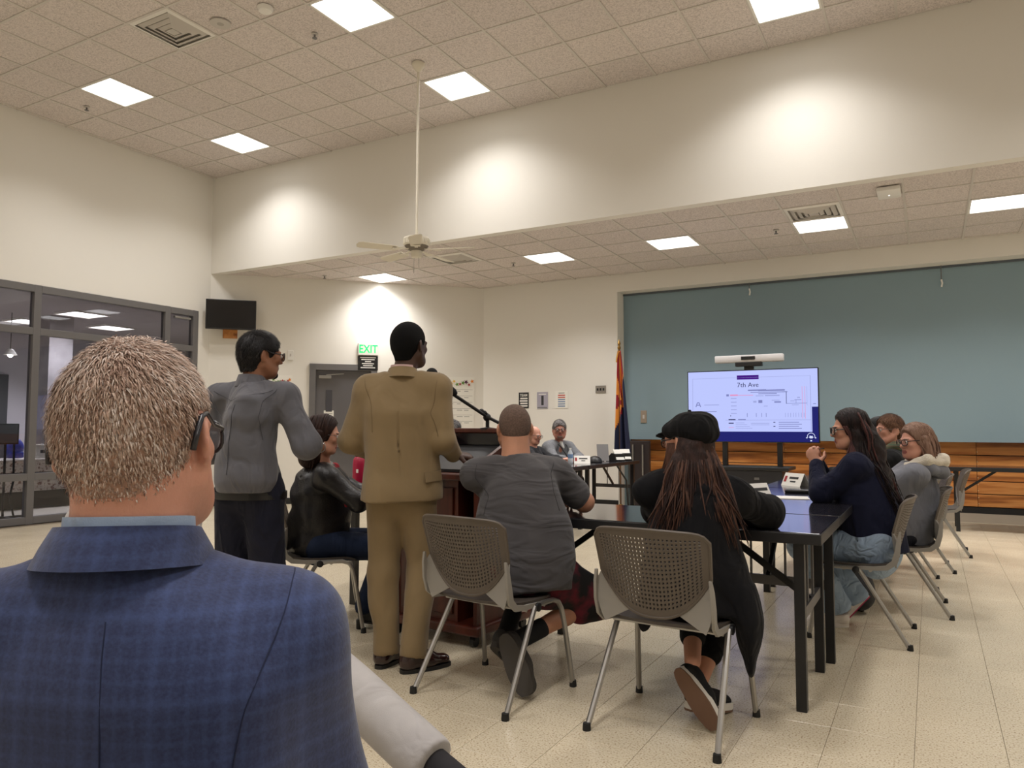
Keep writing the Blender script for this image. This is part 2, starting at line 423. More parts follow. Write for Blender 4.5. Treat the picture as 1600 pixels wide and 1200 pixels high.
# ---- walls
def wallbox(name, lo, hi, m=M_wall): return struct(name, bx(lo, hi), m)
WY0, WY1, WZ = .9, 7.86, 3.06                       # glazed opening in the left wall
lw = MB(); lw.box((XL-.14, YF, WZ), (XL, YH+.02, ZC+.1)); lw.box((XL-.14, WY1, 0), (XL, YH+.02, WZ)); lw.box((XL-.14, YF, 0), (XL, WY0, WZ))
struct('wall_left', lw, M_wall)
hd = MB(); hd.box((XL, YH, ZL), (XR, YH+.13, ZC+.1)); struct('wall_header', hd, M_wall)
# 45 degree wall from the left wall end to the back wall
dv = Vector((1, 1, 0)).normalized(); nv = Vector((1, -1, 0)).normalized()
def on45(s, z, off=0): p = Vector((XL, YH, 0))+dv*s+nv*off; return Vector((p.x, p.y, z))
M45 = Matrix(((dv.x, -nv.x, 0, XL), (dv.y, -nv.y, 0, YH), (0, 0, 1, 0), (0, 0, 0, 1)))     # local x along the wall, -y towards the room, z up
def w45(lo, hi, bev=0, mb=None):
    t = mb or MB(); t.box((lo[0], -hi[1], lo[2]), (hi[0], -lo[1], hi[2]), bev); return t
S45 = (YB-YH)*2**.5
aw = MB()
D0, D1, DZ = 1.60, 2.60, 2.24
w45((-.05, -.14, 0), (D0, 0, ZL+.1), 0, aw); w45((D1, -.14, 0), (S45, 0, ZL+.1), 0, aw); w45((D0, -.14, DZ), (D1, 0, ZL+.1), 0, aw)
struct('wall_angled', aw.xf(M45), M_wall)
# back wall with the stage opening
OX0, OZ, TY = -4.33, 3.42, 11.53
bw = MB(); bw.box((XL+(YB-YH)-.2, YB, 0), (OX0, TY, ZL+.1)); bw.box((OX0, YB, OZ), (XR, TY, ZL+.1)); struct('wall_back', bw, M_wall)
tw = MB(); tw.box((OX0-.1, TY, 1.06), (XR, TY+.12, OZ+.3)); tw.box((OX0-.1, TY, 0), (-4.27, TY+.12, 1.06)); struct('wall_teal', tw, M_teal)
struct('wall_stage_top', bx((OX0, TY-.02, OZ-.03), (XR, TY-.001, OZ)), mat('teal_shade_grey', (84, 92, 100), .5))  # dark strip: shade at the top of the teal wall, put in as colour
wallbox('wall_right', (XR, YF, 0), (XR+.14, 13, ZC+.1)); wallbox('wall_front', (XL-.14, YF-.14, 0), (XR+.14, YF, ZC+.1))
# wood stage front, set back under the teal wall
WY = 11.72
sf = struct('wall_stage', bx((-4.3, WY+.02, 0), (XR, WY+.12, 1.3)), M_dark)
zs = [1.2, .885, .715, .545, .375, .205]
joints = [-4.28, -1.9, .52, 2.95, XR]
for k in range(5):
    for a, b in zip(joints[:-1], joints[1:]):
        bx((a+.002, WY, zs[k+1]+.006), (b-.002, WY+.022, zs[k]-.004), .003).build('plank', M_oak, sf)
bx((-4.28, WY+.004, .12), (XR, WY+.02, .2)).build('recess_strip', M_black, sf)
bx((-4.28, WY-.002, 0), (XR, WY+.02, .12)).build('kick_board', mat('kick_grey', (170, 158, 142), .5), sf)
nails = mat('nail_head', (214, 190, 150), .3, metal=.6)
for x in (-1.88, .53, 2.96):
    for z in (.93, .8, .67, .59, .5, .42, .33, .25):
        n = MB(); n.lathe([(.008, -.003), (.006, -.006)], (x, WY+.002, z), 8, 'y'); n.build('nail', nails, sf)
# baseboards
struct('baseboard_back', bx((XL+(YB-YH), YB-.012, 0), (OX0, YB-.001, .1)), M_black)
m = MB(); w45((0, .001, 0), (D0-.1, .012, .1), 0, m); w45((D1+.1, .001, 0), (S45, .012, .1), 0, m); struct('baseboard_angled', m.xf(M45), M_black)

# ---- door in the angled wall
dr = empty('door_1'); dr['kind'] = 'structure'; dr.matrix_world = M45
fr = MB(); w45((D0-.05, -.1, 0), (D0+.05, .025, DZ+.05), 0, fr); w45((D1-.05, -.1, 0), (D1+.05, .025, DZ+.05), 0, fr); w45((D0-.05, -.1, DZ-.05), (D1+.05, .025, DZ+.05), 0, fr)
fr.build('door_frame', M_frame, dr)
w45((D0+.055, -.07, .01), (D1-.055, -.03, DZ-.055)).build('door_leaf', M_door, dr)
w45((D0+.22, -.03, 1.5), (D0+.32, -.024, 1.86)).build('vision_panel', mat('door_glass', (74, 74, 80), .2), dr)
w45((D0+.12, -.03, .92), (D1-.12, .03, .98), .008).build('push_bar', M_silver, dr)
c_ = MB(); w45((D0+.1, -.03, 2.05), (D0+.3, .02, 2.1), .006, c_); c_.bar((D0+.22, .0, 2.11), (D0+.5, -.035, 2.13), .02, .012); c_.build('door_closer', M_silver, dr)
nt_ = empty('door_notice', (0,0,0), 0, 'white printed notice sheet taped to the grey door', 'notice'); nt_.matrix_world = M45
w45((D0+.19, -.0295, 1.10), (D0+.35, -.027, 1.52)).build('paper', mat('paper', (236, 234, 226), .7), nt_)
ink = mat('ink', (120, 120, 118), .8); inkd = mat('ink_dark', (52, 52, 54), .8)
for k in range(12):
    w45((D0+.21, -.027, 1.46-k*.03), (D0+.33-(k*7 % 5)*.012, -.0266, 1.47-k*.03)).build('text_line', ink, nt_)

# ---- glazed wall (left): frame bars and panes
win = empty('window_1'); win['kind'] = 'structure'
def fb(y0, y1, z0, z1, name='mullion'):
    bx((XL-.09, y0, z0), (XL+.012, y1, z1), .004).build(name, M_frame, win)
ymul = [WY0, 2.0, 3.6, 5.42, 7.31, 7.80]
for y in ymul: fb(y-.045, y+.045, .0, WZ)
for a, b in zip(ymul[:-1], ymul[1:]):
    for z in (.05, .60, 2.46, 3.01): fb(a+.045, b-.045, z-.045, z+.045, 'transom')
    for z0, z1 in ((.095, .555), (.645, 2.415), (2.505, 2.965)):
        bx((XL-.045, a+.045, z0), (XL-.039, b-.045, z1)).build('pane', M_glass, win)
bx((XL-.02, 7.42, 2.9), (XL+.03, 7.7, 2.93), .004).build('closer_arm', M_silver, win)

# ---- lobby behind the glass
LX = -15.6
M_lobw = mat('lobby_wall', (176, 172, 178), .8); M_conc = mat('lobby_concrete', (120, 116, 118), .8, noise=(3, (150, 146, 148), .2))
struct('wall_lobby_far', bx((LX-.1, -1, 0), (LX, 12, 3.2)), M_lobw)
struct('wall_lobby_side', bx((LX, 11.9, 0), (-7, 12, 3.2)), M_conc)
struct('wall_lobby_near', bx((LX, -1.1, 0), (XL-.14, -1, 3.2)), M_lobw)
struct('ceiling_lobby', bx((LX-.1, -1, 3.12), (XL-.14, 12, 3.2)), mat('lobby_ceiling', (150, 144, 146), .9))
struct('wall_lobby_column', bx((-13.3, 7.2, 0), (-12.9, 7.6, 3.12)), M_conc)
lf2 = bx((LX, -1, -.003), (XL-.13, 11.9, .001)); struct('floor_lobby', lf2, mat('lobby_floor', (190, 184, 172), .3))
M_diff2 = mat('lobby_diffuser', (250, 248, 244), .5, emit=LOBBY_PANEL)
LOBBY_LAMP = PANEL_LAMP.copy(); LOBBY_LAMP.energy = 45; LOBBY_LAMP.color = (.96, .97, 1)
ld2 = ld_me.copy(); ld2.materials.clear(); ld2.materials.append(M_diff2)
for k, (x, y, lab) in enumerate([(-12.25, 7.35, 'lit panel in the lobby ceiling seen through the upper glazing'), (-13.9, 7.4, 'smaller lit lobby ceiling panel near the thick mullion'), (-13.4, 8.6, 'dim lobby ceiling panel further along the glazing'),
                 (-12.5, 4.0, 'lobby ceiling panel beyond the left edge'), (-14, 2.5, 'lobby ceiling panel far beyond the left edge')]):
    e = empty('ceiling_light', (x, y, 3.12), 0, lab, 'ceiling light')
    t = lf_me.copy(); link('frame', lf_me, e).location = (0, 0, -.03); link('diffuser', ld2, e).location = (0, 0, -.03)
    o = bpy.data.objects.new('lamp', LOBBY_LAMP); COL.objects.link(o); o.parent = e; o.location = (0, 0, -.034)
# counter with granite front
def granite():
    m, nt, b = node_mat('granite'); L = nt.links.new
    tc = nt.nodes.new('ShaderNodeTexCoord'); v = nt.nodes.new('ShaderNodeTexNoise'); v.inputs['Scale'].default_value = 22; v.inputs['Detail'].default_value = 3
    r = nt.nodes.new('ShaderNodeValToRGB'); e = r.color_ramp.elements; e[0].position = .36; e[0].color = lin((120, 92, 84)); e[1].position = .47; e[1].color = lin((196, 188, 180))
    x = e.new(.62); x.color = lin((206, 200, 190)); y = e.new(.7); y.color = lin((130, 120, 116))
    L(tc.outputs['Object'], v.inputs['Vector']); L(v.outputs['Fac'], r.inputs['Fac']); L(r.outputs['Color'], b.inputs['Base Color']); b.inputs['Roughness'].default_value = .3
    return m
M_gran = granite()
ct = empty('lobby_counter', (-12.3, 6, 0), 0, 'granite fronted lobby counter with dark base behind the glass', 'counter')
bx((-.3, -3, .0), (.25, 4.2, .26)).build('base', M_dark, ct); bx((-.3, -3, .26), (.3, 4.2, .52), .01).build('front_panel', M_gran, ct); bx((-.35, -3, .55), (.33, 4.2, .72), .01).build('upper_band', M_gran, ct)
bx((-.3, -3, .52), (.27, 4.2, .55)).build('shadow_gap', M_dark, ct); bx((-.4, -3.05, .72), (.36, 4.25, .75), .008).build('counter_top', mat('counter_top', (196, 190, 184), .25), ct)
M_blue = mat('blue_plastic', (52, 66, 150), .35, bump=(14, .6))
for k, (y, s) in enumerate(((5.95, 1), (6.35, .8))):
    b_ = MB(); b_.sphere((-12.2, y, .915), (.12*s, .17*s, .155), 14, 10); b_.box((-12.28, y-.12*s, .762), (-12.1, y+.12*s, .86), .02)
    tag(b_.build('blue_bag', M_blue, None, True), ['blue plastic bag on the lobby counter at the left edge', 'small blue plastic bag on the lobby counter behind the monitor pole'][k], 'bag')
for k, y in enumerate((6.72, 7.02)):
    e = empty('picture_frame', (-12.1, y, .75), 0, ['white framed sign standing on the lobby counter beside the mullion', 'taller white sign stand on the lobby counter beside the seated man'][k], 'sign')
    bx((-.02, -.12, 0), (.0, .12, .22+.08*k), .004).build('frame', M_white, e); bx((.0, -.1, .02), (.002, .1, .2+.08*k)).build('sheet', mat('sheet_grey', (190, 190, 186), .6), e)
    bx((.002, -.04, .08), (.003, .05, .13)).build('print', inkd, e)
# monitor on a pole stand, behind the glass
e = empty('monitor_stand', (-10.9, 5.58, 0), 0, 'black monitor on a two legged floor stand behind the glass', 'monitor')
bx((-.02, -.42, 1.0), (.02, .14, 1.28), .006).build('bezel', M_black, e); bx((.0205, -.40, 1.02), (.022, .12, 1.26)).build('screen', mat('screen_off', (96, 98, 100), .25), e)
t = MB(); t.tube([(0, -.02, .02), (0, -.02, 1.02)], .016); t.build('pole', M_black, e)
t = MB(); t.tube([(0, .12, .02), (0, .06, .3), (0, .1, .5), (-.02, .1, 1.0)], .014); t.build('cable', M_black, e)
t = MB(); t.bar((0, -.3, .02), (0, .26, .02), .05, .03); t.bar((-.2, -.02, .02), (.2, -.02, .02), .05, .03); t.build('foot', M_black, e)
# tall dark opening in the lobby wall and a pendant lamp
struct('door_2', bx((LX+.001, 7.0, 0), (LX+.03, 7.95, 2.25)), mat('lobby_door', (58, 56, 60), .5))
e = empty('pendant_lamp', (-13.2, 6.75, 3.12), 0, 'small white pendant lamp hanging in the lobby', 'lamp')
t = MB(); t.tube([(0, 0, 0), (0, 0, -.6)], .006); t.build('cord', M_black, e)
t = MB(); t.lathe([(.02, -.6), (.05, -.62), (.1, -.7), (.095, -.7)], (0, 0, 0), 16); t.build('shade', M_white, e, True)
t = MB(); t.sphere((0, 0, -.7), .04); t.build('bulb', mat('bulb', (255, 250, 240), .5, emit=20), e, True)
# ================================================================== FURNITURE
M_shell = mat('chair_shell', (90, 81, 72), .5, bump=(220, .05))
M_support = mat('chair_support', (142, 138, 131), .5)
M_seat = mat('chair_seat', (70, 63, 57), .5)
M_foot = mat('rubber_foot', (20, 20, 20), .7)

def chair_back_mesh():
    NU, NV = 26, 17; th = .007
    ztop, zbm, zbs = .83, .475, .64
    def P(u, v):
        uu = max(-1, min(1, u))
        zb = zbm+(zbs-zbm)*abs(uu)**2.6
        zt = ztop-.012*abs(uu)**2-.03*abs(uu)**14
        z = zb+(zt-zb)*v
        w_ = .222+.022*min(1, max(0, (z-.5)/.33))
        x = uu*w_
        y = -.215-.10*((z-.47)/.36)**1.25+.055*(x/.24)**2
        return Vector((x, y, z))
    def Nn(u, v):
        e = 1e-3; a = P(u+e, v)-P(u-e, v) if abs(u) < .99 else P(u, v)-P(u*.99, v)
        if u <= -.99: a = P(u*.99, v)-P(u, v)
        b = P(u, min(1, v+e))-P(u, max(0, v-e)); n = a.cross(b); n.normalize(); return n
    m = MB(); mg = 1.6
    us = [-1]+[-1+2*(mg+i)/(NU+2*mg) for i in range(NU+1)]+[1]
    vsx = [0]+[(mg+j*1.0)/(NV+2*mg) for j in range(NV+1)]+[1]
    vid = {}
    V = []
    def vert(u, v, side):
        k = (round(u, 5), round(v, 5), side)
        if k not in vid:
            vid[k] = len(V); V.append(P(u, v)+Nn(u, v)*(th/2 if side else -th/2))
        return vid[k]
    F = []
    for i in range(len(us)-1):
        for j in range(len(vsx)-1):
            u0, u1, v0, v1 = us[i], us[i+1], vsx[j], vsx[j+1]
            hole = 0 < i < len(us)-2 and 0 < j < len(vsx)-2
            for s in (0, 1):
                q = [vert(u0, v0, s), vert(u1, v0, s), vert(u1, v1, s), vert(u0, v1, s)]
                if hole:
                    off = .0 if j % 2 else .0
                    hu, hv = (u1-u0)*.27, (v1-v0)*.24
                    h = [vert(u0+hu, v0+hv, s), vert(u1-hu, v0+hv, s), vert(u1-hu, v1-hv, s), vert(u0+hu, v1-hv, s)]
                    for a in range(4): F.append((q[a], q[(a+1)%4], h[(a+1)%4], h[a]))
                    if s == 0: h0 = h
                    else:
                        for a in range(4): F.append((h0[a], h0[(a+1)%4], h[(a+1)%4], h[a]))
                else: F.append(tuple(q))
    m.v = [tuple(p) for p in V]; m.f = F; m.m = [0]*len(F)
    # rim
    edge = [P(u, 1) for u in np.linspace(-1, 1, 25)]+[P(1, v) for v in np.linspace(1, 0, 9)[1:]]+[P(u, 0) for u in np.linspace(1, -1, 33)[1:]]+[P(-1, v) for v in np.linspace(0, 1, 9)[1:-1]]
    m.tube(edge, .0075, 6, closed=True)
    return m.mesh('backrest', M_shell, True), P
BACK_ME, BACKP = chair_back_mesh()
def seat_mesh():
    m = MB(); N = 14; pts = {}
    rows = []
    for s in (0, 1):
        for i in range(N+1):
            for j in range(N+1):
                u, v = -1+2*i/N, -1+2*j/N
                # squircle mapping
                x, y = u*math.sqrt(1-v*v*.28), v*math.sqrt(1-u*u*.28)
                X, Y = x*.235, y*.225+.01
                z = .447-.018*(1-u*u)*(1-max(-v, 0)**2)-.03*max(0, v-.6)**2*4+.012*max(0, -v)**3
                if s: z -= .012
                pts[s, i, j] = len(m.v); m.v.append((X, Y, z))
    for s in (0, 1):
        for i in range(N):
            for j in range(N): m.f.append((pts[s,i,j], pts[s,i+1,j], pts[s,i+1,j+1], pts[s,i,j+1]))
    for k in range(N):
        m.f += [(pts[0,k,0], pts[0,k+1,0], pts[1,k+1,0], pts[1,k,0]), (pts[0,k,N], pts[0,k+1,N], pts[1,k+1,N], pts[1,k,N]),
                (pts[0,0,k], pts[0,0,k+1], pts[1,0,k+1], pts[1,0,k]), (pts[0,N,k], pts[0,N,k+1], pts[1,N,k+1], pts[1,N,k])]
    m.m = [0]*len(m.f); return m.mesh('seat', M_seat, True)
SEAT_ME = seat_mesh()
def support_mesh(sx):
    m = MB()
    pts = [(.236, .03, .425), (.238, -.10, .428), (.24, -.165, .437), (.243, -.205, .47), (.247, -.222, .53), (.245, -.232, .60), (.240, -.238, .645)]
    wd = [.018, .022, .028, .034, .030, .022, .008]
    # flat strap swept in the side plane
    vs = []
    for k, p in enumerate(pts):
        a = Vector(pts[max(0, k-1)]); b = Vector(pts[min(len(pts)-1, k+1)]); t = (b-a).normalized(); n = Vector((0, -t.z, t.y))
        for d, x in ((-1, -.006), (1, -.006), (1, .006), (-1, .006)):
            vs.append(Vector((sx*(p[0]+x), p[1], p[2]))+n*d*wd[k]/2)
    fs = []
    for k in range(len(pts)-1):
        for a in range(4): fs.append((k*4+a, k*4+(a+1)%4, (k+1)*4+(a+1)%4, (k+1)*4+a))
    fs += [(0, 1, 2, 3), tuple((len(pts)-1)*4+a for a in range(4))]
    m.add(vs, fs)
    # web between the strap and the rounded lower edge of the back
    up = [BACKP(sx*u, 0) for u in np.linspace(1, .45, 9)]
    vs = []; n = len(up)
    for k, p in enumerate(up):
        t = k/(n-1)
        lo = Vector((sx*(.247-.035*t*t), -.222+.012*t, .60-.165*t**.8))
        mid = Vector((p.x, p.y+.004, p.z))
        for q in (mid, lo): vs += [q+Vector((0, .004, 0)), q-Vector((0, .004, 0))]
    fs = []
    for k in range(n-1):
        a, b = k*4, (k+1)*4
        fs += [(a, b, b+2, a+2), (a+1, a+3, b+3, b+1), (a, a+1, b+1, b), (a+2, b+2, b+3, a+3)]
    fs += [(0, 2, 3, 1), ((n-1)*4, (n-1)*4+1, (n-1)*4+3, (n-1)*4+2)]
    m.add(vs, fs); return m.mesh('back_support', M_support, True)
SUP_ME = [support_mesh(-1), support_mesh(1)]
def leg_meshes(sx):
    f = MB(); f.tube([(sx*.268, .252, .01), (sx*.252, .205, .30), (sx*.246, .188, .375), (sx*.243, .165, .41), (sx*.24, .125, .424), (sx*.238, .0, .424)], .0125, 8)
    r = MB(); r.tube([(sx*.24, -.02, .42), (sx*.268, -.27, .01)], .0125, 8)
    ff = MB(); ff.lathe([(.017, 0), (.017, .008), (.015, .03)], (sx*.2685, .254, 0), 10); rf = MB(); rf.lathe([(.017, 0), (.017, .008), (.015, .03)], (sx*.2685, -.274, 0), 10)
    k = MB(); k.lathe([(.012, -.012), (.02, -.008), (.02, .008), (.012, .012)], (sx*.246, -.005, .415), 12, 'x')
    return (f.mesh('leg', M_silver, True), ff.mesh('foot', M_foot, True)), (r.mesh('leg', M_silver, True), rf.mesh('foot', M_foot, True)), k.mesh('pivot_knob', M_black, True)
LEG_ME = [leg_meshes(-1), leg_meshes(1)]
cb = MB(); cb.tube([(-.238, .06, .415), (.238, .06, .415)], .01, 8); cb.tube([(-.238, -.08, .415), (.238, -.08, .415)], .01, 8); CB_ME = cb.mesh('cross_tube', M_silver, True)
def chair(x, y, deg, label, group='perforated stacking chairs', z=0):
    e = empty('stacking_chair', (x, y, z), math.radians(deg), label, 'chair', group)
    link('backrest', BACK_ME, e); link('seat', SEAT_ME, e); link('cross_tube', CB_ME, e)
    for s in (0, 1):
        link('back_support', SUP_ME[s], e); link('pivot_knob', LEG_ME[s][2], e)
        for a in (0, 1):
            l = link('leg', LEG_ME[s][a][0], e); link('foot', LEG_ME[s][a][1], l)
    return e
chair(-1.82, 3.12, -8, 'taupe perforated chair under the man in the grey T-shirt')
chair(-.967, 3.14, -4, 'taupe perforated chair in front, under the woman in the black cap')
chair(-.40, 5.05, 89, 'taupe perforated chair seen side on under the woman in the navy top')
chair(-.20, 5.92, 93, 'taupe perforated chair under the woman in the grey hoodie')
chair(-.26, 6.9, 89, 'taupe perforated chair under the man beyond the grey hoodie woman')
chair(-.15, 7.72, 95, 'taupe perforated chair second from the far end of the right row')
chair(0.02, 8.72, 92, 'taupe perforated chair at the far end of the right row')
chair(-3.37, 3.59, -46, 'taupe perforated chair under the woman in the black leather jacket')
chair(-.76, .505, 38, 'taupe perforated chair under the man in the blue blazer')

# ---- folding tables
M_ttop = mat('table_top_black', (34, 33, 38), .1, spec=.62)
M_tedge = mat('table_edge', (24, 24, 27), .4)
M_tleg = mat('table_leg', (20, 20, 23), .4)
M_brace = mat('brace_grey', (96, 94, 94), .4, metal=.5)
TZ = .775
def table(x0, x1, y0, y1, label, along='x'):
    L, Wd = (x1-x0, y1-y0) if along == 'x' else (y1-y0, x1-x0)
    e = empty('folding_table', ((x0+x1)/2, (y0+y1)/2, 0), 0 if along == 'x' else PI/2, label, 'table', 'black folding tables')
    a, b = L/2, Wd/2
    bx((-a+.004, -b+.004, TZ-.012), (a-.004, b-.004, TZ), .003).build('table_top', M_ttop, e)
    rim = MB()
    rim.box((-a, -b, TZ-.05), (a, -b+.022, TZ-.003), .004); rim.box((-a, b-.022, TZ-.05), (a, b, TZ-.003), .004)
    rim.box((-a, -b+.02, TZ-.05), (-a+.022, b-.02, TZ-.003), .004); rim.box((a-.022, -b+.02, TZ-.05), (a, b-.02, TZ-.003), .004)
    rim.build('edge_rim', M_tedge, e)
    for sx in (-1, 1):
        X = sx*(a-.10)
        for sy in (-1, 1):
            m = MB(); m.box((X-.022, sy*(b-.07)-.022, 0), (X+.022, sy*(b-.07)+.022, TZ-.05)); m.build('leg', M_tleg, e)
        m = MB(); m.bar((X, -b+.09, .40), (X, b-.09, .40), .022, .05); m.build('cross_rail', M_brace, e)
        for q in (-.09, .09):
            m = MB(); m.tube([(X, q, .40), (X, q, TZ-.05)], .007, 6); m.build('brace_rod', M_brace, e)
        m = MB(); m.bar((X, .0, .42), (X-sx*.42, 0, TZ-.055), .02, .03); m.build('folding_brace', M_tleg, e)
    return e
table(-2.06, -.42, 3.47, 4.22, 'black table in front of the grey T-shirt man and capped woman')
table(-1.18, -.42, 4.235, 6.06, 'black table at the elbows of the woman in navy', 'y')
table(-1.18, -.42, 6.075, 7.9, 'black table beyond the folded name card, in the right row', 'y')
table(-3.62, -2.9, 4.02, 5.85, 'black table under the red water bottle', 'y')
table(-4.44, -3.7, 6.75, 8.6, 'black table in the left row nearer the lectern', 'y')
table(-4.44, -3.7, 8.62, 10.46, 'black table with the desk phones near the flag', 'y')
table(.16, 2.0, 10.55, 11.25, 'black table along the wooden stage front')

# ---- lectern
lc = empty('lectern', (-2.53, 3.92, 0), math.radians(-4), 'dark mahogany lectern on casters in front of the man in tan', 'lectern')
LWd, LD = .31, .27
for s in (-1, 1):
    m = MB(); m.prism([(s*LWd, -LD, .09), (s*LWd, LD, .09), (s*LWd, LD, 1.21), (s*LWd, LD-.06, 1.21), (s*LWd, -LD+.02, 1.02), (s*LWd, -LD, 1.0)], (-s*.025, 0, 0)); m.build('side_panel', M_mahog, lc)
bx((-LWd+.02, LD-.03, .09), (LWd-.02, LD, 1.2)).build('front_panel', M_mahog, lc)
bx((-LWd+.02, LD-.06, 1.195), (LWd-.02, LD+.01, 1.225), .006).build('top_rail', M_mahog, lc)
bx((-LWd-.03, -LD-.04, .925), (LWd+.03, LD-.02, .965), .008).build('worktop', M_mahog, lc)
m = MB(); m.prism([(-LWd+.03, -LD+.05, .968), (-LWd+.03, LD-.03, 1.10), (-LWd+.03, LD-.03, 1.12), (-LWd+.03, -LD+.05, .985)], (2*LWd-.06, 0, 0)); m.build('reading_desk', M_black, lc)
bx((-LWd+.03, LD-.05, 1.12), (LWd-.03, LD-.03, 1.19)).build('console', M_blackgloss, lc)
bx((-LWd+.02, -LD+.02, .12), (.16, LD-.03, .925)).build('cabinet_body', M_mahog, lc)
bx((.16, LD-.06, .12), (LWd-.025, LD-.03, .925)).build('open_bay_back', M_dark, lc)
bx((.16, -LD+.02, .46), (LWd-.025, LD-.03, .48)).build('shelf', M_mahog, lc)
bx((-LWd+.05, -LD+.008, .16), (.13, -LD+.02, .88), .004).build('door', M_mahog, lc)
bx((-LWd-.03, -LD-.03, .065), (LWd+.03, LD+.03, .12), .012).build('base', M_mahog, lc)
bx((-.3, -.2, 1.02), (-.16, -.06, 1.024)).xf(Matrix.Identity(4)).build('paper_sheet', M_white, lc)
for sx in (-1, 1):
    for sy in (-1, 1):
        m = MB(); m.lathe([(.032, -.012), (.032, .012)], (sx*(LWd-.03), sy*(LD-.02), .032), 14, 'x'); m.box((sx*(LWd-.03)-.018, sy*(LD-.02)-.018, .04), (sx*(LWd-.03)+.018, sy*(LD-.02)+.018, .066)); m.build('caster', M_black, lc)
# microphone on a boom stand on top of the lectern

mc = empty('microphone', (0, 0, 0), 0, 'black microphone on an angled boom arm above the lectern', 'microphone')
m = MB(); m.lathe([(.05, 1.218), (.05, 1.226), (.012, 1.232), (.012, 1.29)], (-2.50, 4.17, 0), 14); m.build('stand_base', M_black, mc, True)
m = MB(); m.sphere((-2.50, 4.165, 1.295), .026); m.tube([(-2.50, 4.19, 1.295), (-2.50, 4.13, 1.33)], .011); m.sphere((-2.515, 4.12, 1.335), .016); m.build('clamp', M_black, mc, True)
m = MB(); m.tube([(-2.40, 4.20, 1.245), (-2.50, 4.16, 1.30), (-2.53, 3.745, 1.452)], .0105, 8); m.build('boom_arm', M_black, mc, True)
m = MB(); m.tube([(-2.528, 3.75, 1.448), (-2.532, 3.71, 1.475), (-2.535, 3.72, 1.50)], .013, 8); m.build('shock_clip', M_black, mc, True)
m = MB(); m.tube([(-2.500, 3.775, 1.437), (-2.545, 3.655, 1.52)], [.024, .028], 10); m.tube([(-2.49, 3.79, 1.43), (-2.500, 3.775, 1.437)], [.012, .024], 10); m.build('microphone_body', mat('foam_black', (16, 16, 18), .9, bump=(300, .4)), mc, True)
m = MB(); m.sphere((-2.556, 3.625, 1.543), (.036, .036, .036), 14, 10); m.build('windscreen', MATS['foam_black'], mc, True)

# ---- ceiling fan
fx, fy = -4.82, 6.53
fn = empty('ceiling_fan', (fx, fy, ZC), 0, 'white ceiling fan hanging on a long rod', 'fan')
M_fan = mat('fan_white', (222, 216, 200), .45)
m = MB(); m.lathe([(.07, 0), (.07, -.03), (.03, -.09), (.018, -.1)], (0, 0, 0), 20); m.build('canopy', M_fan, fn, True)
m = MB(); m.tube([(0, 0, -.05), (0, 0, -1.94)], .014, 10); m.build('down_rod', M_fan, fn, True)
hz = -1.94
m = MB(); m.lathe([(.02, hz+.03), (.03, hz), (.135, hz-.01), (.142, hz-.03), (.142, hz-.085), (.13, hz-.1)], (0, 0, 0), 32); m.build('motor_housing', M_fan, fn, True)
for k in range(32):
    a = 2*PI*k/32; c, s_ = math.cos(a), math.sin(a)
    m = MB(); m.bar((.1435*c, .1435*s_, hz-.033), (.1435*c, .1435*s_, hz-.082), .012, .006, (c, s_, 0)); m.build('housing_rib', M_fan, fn)
m = MB(); m.lathe([(.13, hz-.1), (.11, hz-.125), (.07, hz-.15), (.06, hz-.155)], (0, 0, 0), 32); m.build('vent_ring', mat('fan_vent', (120, 112, 100), .6), fn, True)
m = MB(); m.lathe([(.06, hz-.155), (.062, hz-.2), (.05, hz-.225), (.01, hz-.23)], (0, 0, 0), 20); m.build('switch_cup', M_fan, fn, True)
for k in range(5):
    a = math.radians(17+72*k)
    R_ = Matrix.Rotation(a, 4, 'Z')
    m = MB(); m.bar((.09, 0, hz-.135), (.24, 0, hz-.15), .035, .006); m.bar((.2, 0, hz-.15), (.27, 0, hz-.152), .09, .005); m.xf(R_).build('blade_arm', M_fan, fn)
    m = MB(); out = [(.22, -.055), (.60, -.072), (.64, -.055), (.655, 0), (.64, .055), (.60, .072), (.22, .055)]
    m.prism([(x, y, hz-.147+y*.2) for x, y in out], (0, 0, .007)); m.xf(R_).build('blade', M_fan, fn)
for k, dx in enumerate((.03, -.03)):
    m = MB(); m.tube([(dx, 0, hz-.22), (dx*1.1, 0, hz-.34-.05*k)], .0025, 5); m.build('pull_chain', M_silver, fn)

